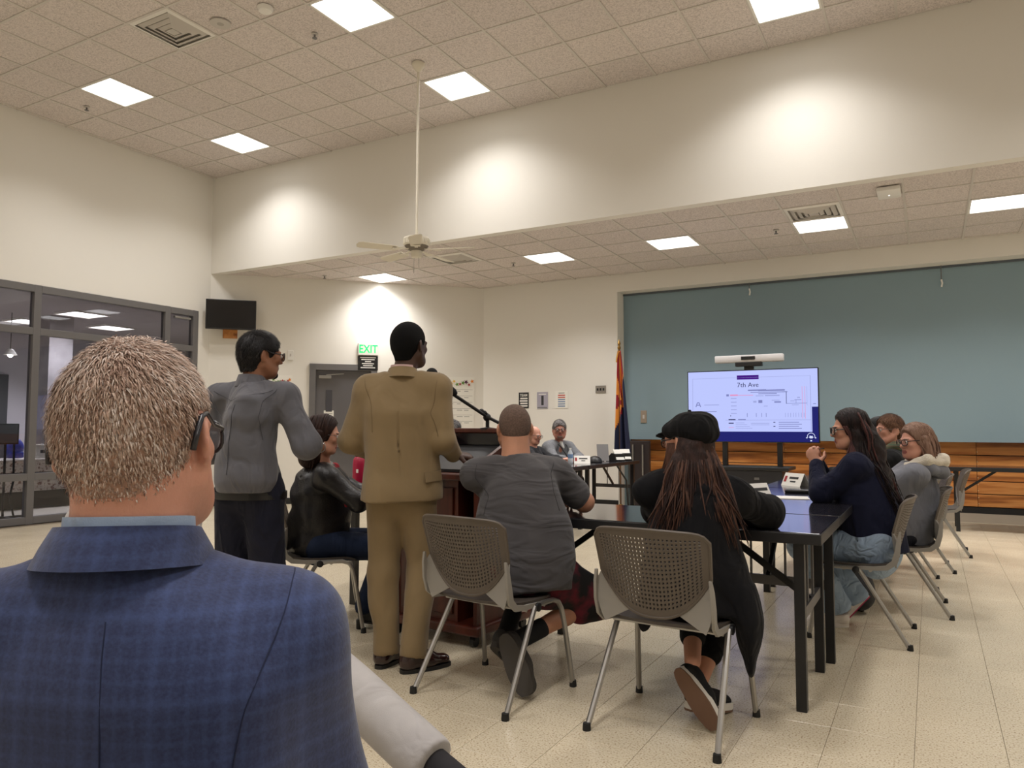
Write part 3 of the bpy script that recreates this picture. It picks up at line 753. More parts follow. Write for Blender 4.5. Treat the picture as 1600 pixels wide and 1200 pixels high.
# ---- small ceiling fittings
m = MB(); m.lathe([(.075, 0), (.075, -.02), (.06, -.04), (.03, -.045), (.02, -.045)], (-5.45, 4.93, ZC), 24); tag(m.build('smoke_detector', M_white, None, True), 'round white smoke detector on the high ceiling', 'detector')
sp = empty('ceiling_speaker', (-6.05, 4.91, ZC), 0, 'round flush ceiling speaker beside the square vent', 'speaker')
m = MB(); m.lathe([(.10, .0), (.10, -.012), (.085, -.014)], (0, 0, 0), 28); m.build('rim', M_grey_trim, sp, True); m = MB(); m.lathe([(.084, -.011), (.0, -.016)], (0, 0, 0), 28, cap=False); m.build('grille', mat('grille_grey', (170, 164, 156), .7), sp, True)
for k, (x, y, z, lab) in enumerate([(-5.38, 5.52, ZC, 'sprinkler head in the high ceiling beside the top lit panel'), (-9.13, 5.44, ZC, 'sprinkler head in the high ceiling near the left wall'),
        (-8.5, 9.04, ZL, 'sprinkler head in the low ceiling above the grey door'), (-5.37, 9.69, ZL, 'sprinkler head in the low ceiling right of the fan'), (-1.61, 9.63, ZL, 'sprinkler head in the low ceiling left of the square vent')]):
    e = empty('sprinkler', (x, y, z), 0, lab, 'sprinkler')
    m = MB(); m.lathe([(.035, 0), (.033, -.006), (.012, -.01)], (0, 0, 0), 16); m.build('escutcheon', M_grey_trim, e, True)
    m = MB(); m.lathe([(.01, -.008), (.008, -.035), (.006, -.04)], (0, 0, 0), 10); m.build('body', M_frame, e, True)
    m = MB(); m.lathe([(.026, -.042), (.026, -.046)], (0, 0, 0), 12); m.build('deflector', M_frame, e, True)
rb = empty('wireless_box', (-.31, 8.56, ZL), 0, 'flat white box fixed to the low ceiling', 'access point')
bx((-.11, -.17, -.045), (.11, .17, 0), .015).build('case', M_white, rb, True); m = MB(); m.lathe([(.008, -.046), (.006, -.048)], (0, .03, 0), 10); m.build('indicator', mat('led', (250, 250, 255), .4, emit=2), rb)
# banner hooks under the stage header
for k, px in enumerate((-2.32, .18)):
    e = empty('banner_hook', (px, TY-.04, OZ), 0, ['short white hook under the stage header above the camera bar', 'white hook on a dark cord under the stage header at right'][k], 'hook')
    m = MB(); m.tube([(0, 0, 0), (0, .0, -.10-.1*k)], .006, 6); m.build('cord', M_frame, e); m = MB(); m.tube([(0, 0, -.09-.1*k), (.01, 0, -.14-.1*k), (0, 0, -.19-.1*k)], .012, 6); m.build('hook', M_white, e)

# ---- exit sign and notice board under it
ex = empty('exit_sign', (0,0,0), 0, 'green lettered EXIT sign above the grey door', 'sign'); ex.matrix_world = M45
w45((2.33, .002, 2.45), (2.66, .05, 2.66), .006).build('housing', M_white, ex)
M_green = mat('exit_green', (20, 200, 110), .5, emit=.9)
TX = Matrix.Rotation(PI/2, 4, 'X')
def wall_text(body, size, m, parent, x, y, z, bold=False, sx=1.0, align='CENTER'):
    return lettering(body, size, m, parent, Matrix.Translation((x, y, z)) @ TX @ Matrix.Diagonal((sx, 1, 1, 1)), bold, align)
wall_text('EXIT', .19, M_green, ex, 2.495, -.051, 2.55, True, .8)
ob = empty('occupancy_sign', (0,0,0), 0, 'black notice with white lines hanging under the exit sign', 'sign'); ob.matrix_world = M45
w45((2.33, .002, 2.2), (2.66, .03, 2.44), .004).build('board', M_black, ob)
for k, wd in enumerate((.26, .22, .1, .2, .16, .24)):
    w45((2.495-wd/2, .03, 2.405-k*.034), (2.495+wd/2, .031, 2.42-k*.034)).build('text_line', M_white, ob)
# thermostat plate
pl = empty('switch_plate', (0,0,0), 0, 'white wall plate left of the grey door', 'wall plate'); pl.matrix_world = M45
w45((1.2, .001, 2.34), (1.29, .02, 2.5), .004).build('plate', M_white, pl); w45((1.235, .02, 2.4), (1.255, .026, 2.44)).build('toggle', M_grey_trim, pl)
# calendar sheets with autumn leaf borders
M_paper = MATS['paper']
leafc = [mat('leaf_orange', (226, 130, 40), .7), mat('leaf_yellow', (232, 186, 70), .7), mat('leaf_green', (96, 140, 60), .7), mat('leaf_red', (160, 40, 46), .7), mat('leaf_plum', (86, 36, 66), .7)]
def leaf_calendar(s0, s1, z0, z1, label, seed, rows=6):
    e = empty('wall_calendar', (0,0,0), 0, label, 'calendar'); e.matrix_world = M45; rnd = random.Random(seed)
    w45((s0, .001, z0), (s1, .008, z1)).build('sheet', M_paper, e)
    n = 11
    for k in range(n):
        c = leafc[(k*3+seed) % 3 if k < n//2 else [3, 2, 4, 3, 0, 2][k % 6]]; x = s0+.04+(s1-s0-.08)*k/(n-1); z = z1-.07-rnd.random()*.07; r = .03+.014*rnd.random()
        m = MB(); m.prism([(x+r*(1 if q % 2 else .45)*math.cos(q*PI/5+k), -.0085-.0008*k, z+r*(1 if q % 2 else .45)*math.sin(q*PI/5+k)) for q in range(10)], (0, -.0006, 0)); m.build('leaf', c, e)
    for k in range(rows):
        z = z1-.22-(z1-z0-.34)*k/rows
        w45((s0+.03, .008, z), (s1-.03, .0085, z+.004)).build('rule_line', ink, e)
        for q in range(4):
            w = (s1-s0-.1)/4; x = s0+.05+w*q
            w45((x, .008, z-.03), (x+w*(.4+.4*rnd.random()), .0085, z-.022)).build('text_line', ink, e)
    for k, x in enumerate((s0+.07, s1-.07)):
        m = MB(); r = .04; m.prism([(x+r*(1 if q % 2 else .45)*math.cos(q*PI/5), -.0085, z0+.07+r*(1 if q % 2 else .45)*math.sin(q*PI/5)) for q in range(10)], (0, -.0006, 0)); m.build('leaf', leafc[2], e)
    w45(((s0+s1)/2-.08, .008, z0+.05), ((s0+s1)/2+.08, .0085, z0+.075)).build('text_line', leafc[3], e)
    return e
leaf_calendar(3.72, 4.33, 1.12, 2.12, 'large white wall calendar with autumn leaf border right of the man in tan', 1)
leaf_calendar(.92, 1.28, 1.3, 2.09, 'white wall calendar with autumn leaves left of the grey door', 2)

# ---- wall television on the angled wall (switched off)
tv = empty('wall_television', (0,0,0), 0, 'small dark television on a wall bracket by the corner', 'television'); tv.matrix_world = M45
w45((-.04, .20, 2.78), (.71, .25, 3.25), .006).build('bezel', M_black, tv)
w45((-.025, .2501, 2.80), (.695, .2515, 3.235)).build('screen', mat('tv_off', (14, 14, 17), .14, spec=.6), tv)
w45((.2, .012, 2.66), (.42, .035, 3.1), .004).build('backing_board', M_oak, tv)
m = MB(); m.bar((.31, -.03, 2.95), (.31, -.20, 2.97), .05, .05); m.build('bracket_arm', M_black, tv)

# ---- three small posters and an outlet on the back wall
def poster(x0, x1, z0, z1, label, base):
    e = empty('poster', (0, YB, 0), 0, label, 'poster'); bx((x0, -.008, z0), (x1, -.001, z1)).build('sheet', base, e); return e
p = poster(-6.12, -5.93, 1.57, 1.84, 'small black poster reading TEAM, leftmost of three', mat('poster_black', (34, 34, 36), .6))
wall_text('TEAM', .062, M_white, p, -6.025, -.0085, 1.79, True, .9)
for k in range(4): bx((-6.10+.01*(k % 2), -.0085, 1.60+k*.042), (-5.95, -.008, 1.625+k*.042)).build('text_line', M_white, p)
p = poster(-5.77, -5.57, 1.56, 1.84, 'small lilac grey poster with a dark column, middle of three', mat('poster_lilac', (168, 164, 178), .6))
bx((-5.69, -.0085, 1.62), (-5.645, -.008, 1.78)).build('print', inkd, p); bx((-5.76, -.0085, 1.57), (-5.58, -.008, 1.59)).build('print', ink, p); bx((-5.74, -.0085, 1.795), (-5.60, -.008, 1.81)).build('print', M_white, p)
p = poster(-5.43, -5.20, 1.565, 1.85, 'small white poster with red and blue lines, rightmost of three', M_paper)
for k in range(6): bx((-5.38, -.0085, 1.77-k*.036), (-5.25, -.008, 1.788-k*.036)).build('text_line', mat('print_red', (190, 70, 60), .7) if k < 2 else mat('print_blue', (92, 120, 160), .7), p)
bx((-5.37, -.0085, 1.81), (-5.26, -.008, 1.822)).build('text_line', ink, p)
o_ = empty('outlet_plate', (-4.62, YB, 1.86), 0, 'grey three gang outlet plate beside the flag', 'outlet')
bx((-.09, -.012, -.06), (.09, -.001, .06), .004).build('plate', mat('plate_steel', (150, 144, 136), .4, metal=.4), o_)
for k in (-1, 0, 1): bx((k*.05-.014, -.015, -.02), (k*.05+.014, -.012, .02)).build('socket', M_black, o_)
o_ = empty('outlet_plate', (-4.0, TY, 1.42), 0, 'tan wall plate on the teal wall behind the flag', 'outlet')
bx((-.05, -.012, -.1), (.05, -.001, .1), .004).build('plate', mat('plate_tan', (150, 136, 120), .5), o_); bx((-.015, -.016, -.03), (.015, -.012, .03)).build('toggle', M_grey_trim, o_)

# ---- flag on a pole
fg = empty('flag', (-4.13, 10.82, 0), 0, 'furled red, gold and blue flag on a pole beside the teal wall', 'flag')
m = MB(); m.lathe([(.16, 0), (.16, .02), (.05, .06), (.02, .09)], (0, 0, 0), 20); m.build('base', mat('brass', (150, 116, 60), .3, metal=.8), fg, True)
m = MB(); m.tube([(0, 0, .05), (-.01, 0, 2.46)], .014, 8); m.build('pole', mat('flag_pole', (104, 74, 44), .4), fg, True)
m = MB(); m.lathe([(.02, 2.44), (.028, 2.47), (.012, 2.5), (.026, 2.53), (.001, 2.6)], (-.01, 0, 0), 12); m.build('finial', MATS['brass'], fg, True)
def flag_cloth():
    """draped cloth: columns of folds, coloured by position on the flag (u along the fly, v up the hoist)"""
    m = MB(); NU, NV = 60, 44; top, bot = 2.42, .86
    for i in range(NU+1):
        for j in range(NV+1):
            u, v = i/NU, j/NV                      # v: 0 top .. 1 bottom
            spread = .035+.125*min(1, (v*1.05))**.9
            x = -spread*.42+spread*1.5*u-.01; z = top-(top-bot)*v+.10*u*(1-v)*0-.05*u*v
            y = -.02-.05*math.sin(u*PI*5+v*1.2)*(.25+.75*v)*.9-.02*math.sin(u*9)
            m.v.append((x, y, z))
    for i in range(NU):
        for j in range(NV):
            m.f.append((i*(NV+1)+j, i*(NV+1)+j+1, (i+1)*(NV+1)+j+1, (i+1)*(NV+1)+j))
            u, v = (i+.5)/NU, (j+.5)/NV
            cx, cz = .62, .50                       # star centre on the cloth
            a = math.atan2(cz-v, (cx-u)*.55)
            blue = v > .46+.30*(1-u)**1.2*1.1-.42*(max(0, u-.45)) and not (u < .55 and v < .62)
            if (u-cx)**2*.3+(v-cz)**2 < .0022: mi = 3
            elif blue: mi = 2
            else: mi = int((a+7)/(PI/6.5)) % 2
            m.m.append(mi)
    return m
fc = flag_cloth(); fo = fc.build('cloth', [mat('flag_red', (150, 30, 44), .75), mat('flag_gold', (232, 150, 60), .75), mat('flag_blue', (30, 36, 66), .75), mat('flag_copper', (214, 120, 50), .7)], fg, 'all')
sd = fo.modifiers.new('thickness', 'SOLIDIFY'); sd.thickness = .003
m = MB(); m.tube([(-.012, -.03, 2.42), (-.03, -.05, 2.3), (-.035, -.05, 2.24)], .012, 6); m.build('tassel', mat('gold_cord', (190, 140, 60), .6), fg, True)

# ---- presentation screen with camera bar, on a cart
ps = empty('presentation_screen', (-2.06, 10.2, 0), 0, 'large lit television showing a slide titled 7th Ave', 'television')
HX, Z0, Z1 = .84, 1.05, 2.01
bx((-HX, -.03, Z0), (HX, .04, Z1), .006).build('bezel', M_blackgloss, ps)
def emit(name, rgb, s=1.0):
    m, nt, b = node_mat(name); nt.nodes.clear(); o = nt.nodes.new('ShaderNodeOutputMaterial'); e = nt.nodes.new('ShaderNodeEmission')
    e.inputs[0].default_value = lin(rgb); e.inputs[1].default_value = s; nt.links.new(e.outputs[0], o.inputs[0]); return m
E_navy = emit('screen_navy', (40, 42, 118), .85); E_slide = emit('screen_slide', (190, 200, 255), 1.0); E_dark = emit('screen_ink', (52, 52, 96)); E_mid = emit('screen_ink_mid', (128, 134, 190)); E_lite = emit('screen_ink_light', (160, 168, 222)); E_pur = emit('screen_purple', (70, 30, 130)); E_pink = emit('screen_pink', (226, 150, 196)); E_white = emit('screen_white', (216, 224, 255))
def scr(x0, x1, z0, z1, m, lv=1, name='slide_mark'):
    """picture coordinates 0..1 from the left top of the screen"""
    X0, X1 = -HX+.012+(2*HX-.024)*x0, -HX+.012+(2*HX-.024)*x1; Za, Zb = Z1-.012-(Z1-Z0-.024)*z1, Z1-.012-(Z1-Z0-.024)*z0
    return bx((X0, -.0305-.0004*lv, Za), (X1, -.0302-.0004*(lv-1), Zb)).build(name, m, ps)
scr(0, 1, 0, 1, E_navy, 1, 'screen')
scr(.0, .955, .0, .86, E_slide, 2, 'slide'); scr(.955, 1, 0, .52, E_slide, 2, 'slide')
scr(.395, .565, .065, .125, E_pur, 3)
def scr_text(t, x, z, h, m, al='CENTER', bold=False, sx=1):
    X = -HX+.012+(2*HX-.024)*x; Z = Z1-.012-(Z1-Z0-.024)*z
    return wall_text(t, h, m, ps, X, -.0325, Z, bold, sx, al)
scr_text('7th Ave', .48, .205, .088, E_dark)
for x0, x1, z0, z1, c in [(.035, .95, .095, .099, E_lite), (.035, .038, .095, .60, E_lite), (.945, .949, .095, .84, E_lite), (.31, .33, .33, .36, E_mid), (.34, .40, .335, .355, E_pink), (.40, .52, .345, .352, E_pink),
        (.48, .62, .27, .29, E_mid), (.56, .76, .275, .295, E_mid), (.50, .78, .305, .315, E_mid), (.56, .70, .325, .335, E_mid), (.54, .60, .355, .365, E_lite), (.61, .72, .35, .365, E_lite),
        (.74, .772, .305, .312, E_dark), (.768, .772, .305, .475, E_dark), (.772, .92, .468, .474, E_mid), (.80, .83, .435, .44, E_mid), (.83, .88, .42, .427, E_mid), (.84, .843, .425, .47, E_mid), (.81, .86, .49, .497, E_lite), (.85, .87, .385, .40, E_lite),
        (.885, .888, .24, .68, E_pink), (.905, .908, .24, .68, E_pink), (.92, .922, .24, .50, E_lite), (.52, .545, .43, .455, E_lite), (.56, .59, .42, .46, E_mid), (.60, .63, .50, .51, E_lite), (.66, .72, .42, .43, E_lite), (.68, .73, .44, .46, E_mid),
        (.30, .95, .695, .70, E_lite), (.325, .38, .685, .70, E_dark), (.40, .46, .685, .70, E_mid), (.325, .365, .735, .748, E_dark), (.325, .365, .80, .806, E_pink), (.34, .345, .63, .645, E_dark)]:
    scr(x0, x1, z0, z1, c, 3)
for k in range(5): scr(.345, .39, .385+.053*k, .397+.053*k, E_lite, 3)
for k, x in enumerate((.47, .54, .58, .615)): scr(x, x+.004, .60, .655, E_mid, 3)
for k in range(8): scr(.76+k*.0195, .762+k*.0195, .60, .66, E_mid, 3)
for k in range(3): scr(.13, .25-.02*k, .475+.095*k, .485+.095*k, E_mid if k else E_lite, 3)
for k in range(4): scr(.38, .45+.02*k, .735+.025*k, .742+.025*k, E_lite, 3)
for k in range(4): scr(.71, .86+.02*(k % 2), .725+.028*k, .735+.028*k, E_mid, 3)
for k in range(2): scr(.67, .685, .725+.056*k, .737+.056*k, E_dark, 3); scr(.50, .64, .74+.022*k, .747+.022*k, E_lite, 3)
m = MB()
X = lambda x: -HX+.012+(2*HX-.024)*x
Zf = lambda z: Z1-.012-(Z1-Z0-.024)*z
for a, b in (((.062, .505), (.074, .445)), ((.074, .445), (.088, .445)), ((.088, .445), (.100, .505)), ((.07, .48), (.092, .48))): m.bar((X(a[0]), -.0318, Zf(a[1])), (X(b[0]), -.0318, Zf(b[1])), .001, .012, (0, 0, 1) if a[1] == b[1] else (1, 0, 0))
m.build('slide_mark', E_mid, ps)
scr(.964, .985, .475, .485, E_mid, 3)
# round crest at the lower right corner of the screen
cx, cz = X(.945), Zf(.925)
m = MB(); m.tube([(cx+.045*math.cos(a), -.0322, cz+.045*math.sin(a)) for a in np.linspace(-.3, PI+.3, 16)], .0035, 5); m.build('crest_ring', E_white, ps)
m = MB(); m.prism([(cx+r*math.cos(a), -.0316, cz-.008+r*.8*math.sin(a)) for a, r in zip(np.linspace(0, 2*PI, 13)[:-1], [.03, .02, .03, .018, .034, .02, .03, .02, .024, .016, .024, .02])], (0, -.0005, 0)); m.build('crest_emblem', E_white, ps)
m = MB()
for q in (-1, 1): m.box((cx+q*.052-.008, -.0322, cz-.022), (cx+q*.052+.008, -.0316, cz-.008))
m.box((cx-.01, -.0322, cz-.06), (cx+.01, -.0316, cz-.045)); m.build('crest_mark', E_white, ps)
# cart under the screen
for x in (-.35, .35): bx((x-.03, -.02, .1), (x+.03, .06, 1.2)).build('stand_post', M_black, ps)
bx((-.5, -.30, .70), (.5, .28, .74), .006).build('stand_shelf', M_black, ps)
bx((-.42, -.28, .34), (.42, .2, .70), .006).build('equipment_case', mat('case_dark', (30, 30, 36), .5), ps)
for k in range(2): bx((.08, -.286, .58-.07*k), (.14, -.28, .61-.07*k)).build('case_label', M_frame, ps)
m = MB()
for x in (-.5, .5): m.box((x-.04, -.34, .06), (x+.04, .34, .1)); 
m.box((-.5, -.03, .06), (.5, .03, .1)); m.build('stand_base', M_black, ps)
for x in (-.5, .5):
    for y in (-.3, .3):
        m = MB(); m.lathe([(.03, -.012), (.03, .012)], (x, y, .03), 12, 'x'); m.box((x-.01, y-.01, .03), (x+.01, y+.01, .07)); m.build('caster', M_black, ps)
cbm = empty('camera_bar', (-2.06-.02, 10.2, Z1), 0, 'white video camera bar mounted above the presentation screen', 'camera bar')
bx((-.17, -.05, .045), (.17, .04, .10), .006).build('mount', M_black, cbm); bx((-.06, -.02, .0), (.06, .03, .05)).build('mount_foot', M_black, cbm)
m = MB(); m.box((-.44, -.05, .10), (.44, .05, .195), .012); m.build('body', mat('bar_silver', (196, 194, 194), .5), cbm, True)
m = MB(); m.box((-.09, -.056, .13), (.09, -.05, .175), .005); m.build('lens_window', M_blackgloss, cbm)

# dark frame with bright uprights at the left end of the wood front
rk = empty('folded_cart', (-4.05, 11.35, 0), 0, 'dark folded cart with two bright upright bars beside the teal column', 'cart')
bx((-.12, -.02, 0), (.2, .06, 1.04), .006).build('panel', mat('cart_dark', (48, 40, 40), .5), rk)
for x in (-.06, .1):
    m = MB(); m.tube([(x, -.035, .5), (x, -.035, .98)], .014, 8); m.build('upright', M_silver, rk, True)

# ---- things on the tables
M_card = mat('card_white', (240, 238, 232), .6)
def name_card(x, y, deg, label, lines, w=.21, hh=.10):
    e = empty('name_card', (x, y, TZ), math.radians(deg), label, 'name card')
    for s in (-1, 1):
        m = MB(); m.prism([(-w/2, s*.05, 0), (w/2, s*.05, 0), (w/2, s*.001, hh), (-w/2, s*.001, hh)], (0, s*.0012, 0)); m.build('card_face', M_card, e)
    tilt = math.atan2(.049, hh)
    for z, x0, x1, t in lines:
        m = MB(); m.prism([(x0, -.0522+.049*z/hh, z), (x1, -.0522+.049*z/hh, z), (x1, -.0522+.049*(z+t)/hh, z+t), (x0, -.0522+.049*(z+t)/hh, z+t)], (0, -.0006, 0)); m.build('text_line', inkd, e)
    m = MB(); m.prism([(-w/2+.012, -.0522+.049*.03/hh, .03), (-w/2+.04, -.0522+.049*.03/hh, .03), (-w/2+.04, -.0522+.049*.075/hh, .075), (-w/2+.012, -.0522+.049*.075/hh, .075)], (0, -.0006, 0)); m.build('card_emblem', leafc[3], e)
    return e
name_card(-.99, 5.0, 62, 'white folded name card beside the capped woman\'s arm', [(.055, -.045, .085, .018), (.03, .0, .05, .010)])
name_card(-.95, 6.34, -40, 'white folded name card standing furthest along the right tables', [(.055, -.04, .06, .016), (.03, -.02, .04, .010)])
name_card(-4.0, 9.08, 28, 'white folded name card in front of the seated man in grey', [(.055, -.04, .07, .016), (.03, -.01, .04, .010)])
pp = MB(); pp.box((-.14, -.105, 0), (.14, .105, .003)); o = pp.build('paper_sheet', M_card); o.location = (-.84, 5.2, TZ+.0005); o.rotation_euler = (0, 0, .2); tag(o, 'white paper lying on the table in front of the woman in navy', 'paper')
o = bx((-.10, -.05, 0), (.10, .05, .022), .01).build('spectacle_case', M_black, None, True); o.location = (-.82, 5.66, TZ); o.rotation_euler = (0, 0, .15); tag(o, 'black case lying beside the paper on the right table', 'case')
# desk phones, tablet, cap, water bottle on the far left table
def desk_phone(x, y, deg, label):
    e = empty('desk_phone', (x, y, TZ), math.radians(deg), label, 'phone')
    m = MB(); m.prism([(-.09, -.1, 0), (-.09, .1, 0), (-.09, .1, .02), (-.09, -.02, .11), (-.09, -.1, .10)], (.18, 0, 0)); m.build('body', M_black, e)
    m = MB(); m.obox((0, -.07, .09), (.07, 0, 0), (0, .008, .0), (0, .045, .07)); m.build('back_plate', M_white, e)
desk_phone(-3.9, 10.02, 60, 'white backed desk phone on the far table, nearer the flag pole foot'); desk_phone(-3.88, 10.30, 40, 'white backed desk phone at the end of the far table')
e = empty('tablet', (-4.0, 9.80, TZ), math.radians(30), 'dark tablet propped up on the far table', 'tablet'); m = MB(); m.obox((0, .0, .12), (.08, 0, 0), (0, .006, 0), (0, .05, .115)); m.build('slab', M_frame, e); m = MB(); m.bar((0, .08, 0), (0, .03, .14), .06, .006); m.build('kickstand', M_black, e)
e = empty('baseball_cap', (-4.0, 9.52, TZ), math.radians(30), 'black cap lying on the far table beside the name card', 'cap')
m = MB(); m.sphere((0, 0, 0), (.10, .11, .085), 18, 12); m.v = [(p[0], p[1], max(p[2], 0.002)) for p in m.v]; m.build('crown', M_black, e, True)
m = MB(); m.prism([(.09*math.cos(a), -.08+.09*min(0, math.sin(a))*1.2, .006) for a in np.linspace(PI, 2*PI, 10)], (0, 0, .006)); m.build('brim', M_black, e)
e = empty('water_bottle', (-4.12, 8.98, TZ), 0, 'clear plastic water bottle in front of the man in grey', 'bottle')
m = MB(); m.lathe([(.03, 0), (.034, .01), (.034, .06), (.031, .07), (.034, .08), (.034, .13), (.014, .175), (.014, .185)], (0, 0, 0), 16); m.build('bottle', mat('clear_plastic', (206, 214, 222), .15), e, True)
m = MB(); m.lathe([(.016, .183), (.016, .2)], (0, 0, 0), 12); m.build('cap', M_white, e, True); m = MB(); m.lathe([(.0345, .07), (.0345, .12)], (0, 0, 0), 16, cap=False); m.build('label_band', mat('label_blue', (120, 150, 190), .5), e, True)
e = empty('flask', (-3.50, 4.10, TZ), 0, 'tall red insulated bottle with black lid beside the man in tan', 'bottle')
m = MB(); m.lathe([(.044, 0), (.047, .006), (.047, .20), (.042, .235), (.03, .25)], (0, 0, 0), 24); m.build('body', mat('flask_red', (178, 28, 66), .35), e, True)
m = MB(); m.lathe([(.031, .25), (.033, .255), (.033, .285), (.02, .29)], (0, 0, 0), 20); m.tube([(-.026, 0, .28), (-.024, 0, .32), (0, 0, .335), (.024, 0, .32), (.026, 0, .28)], .008, 8); m.build('lid', M_black, e, True)
bx((.012, -.0485, .14), (.03, -.0465, .165)).build('logo_mark', M_white, e)
# clear tub with blue lid on the floor under the far table, and cables
e = empty('storage_tub', (-4.35, 9.9, 0), .3, 'clear tub with blue lid on the floor under the far table', 'tub')
bx((-.13, -.1, 0), (.13, .1, .2), .01).build('tub', mat('tub_clear', (190, 196, 204), .3), e); bx((-.14, -.11, .2), (.14, .11, .23), .006).build('lid', mat('lid_blue', (50, 84, 170), .4), e)
m = MB(); m.tube([(-3.84, 9.9, TZ-.05), (-3.80, 9.98, .62), (-3.76, 10.08, .5), (-3.75, 10.1, .2), (-3.72, 10.1, .01), (-3.5, 10.3, .008)], .012, 6); tag(m.build('power_cable', M_black, None, True), 'black cable hanging from the far table edge to the floor', 'cable')
# orange backed chair and wall frame behind the man in grey
e = empty('armchair', (-4.98, 10.15, 0), math.radians(-70), 'chair with an orange tan back behind the man in grey', 'chair')
M_orange = mat('orange_fabric', (216, 150, 84), .8)
bx((-.22, -.24, .42), (.22, .24, .48), .02).build('seat', M_orange, e, True); m = MB(); m.box((-.2, -.27, .55), (.2, -.22, 1.02), .02); m.build('back_pad', M_orange, e, True)
m = MB(); m.tube([(-.23, -.25, .0), (-.23, -.25, .5), (-.23, -.27, 1.06), (.23, -.27, 1.06), (.23, -.25, .5), (.23, -.25, .0)], .013, 8); m.build('back_frame', M_black, e, True)
for s in (-1, 1):
    m = MB(); m.tube([(s*.23, .22, 0), (s*.23, .22, .43)], .013, 8); m.build('leg', M_black, e, True)
    m = MB(); m.tube([(s*.26, -.25, .66), (s*.26, .18, .66)], .018, 8); m.build('armrest', M_frame, e, True)
for k, (x, y, a, lab) in enumerate([(-4.98, 9.15, -80, 'dark chair back under the balding man at the far table'), (-5.0, 7.45, -80, 'dark chair back behind the lectern top')]):
    e = chair(x, y, a, lab)
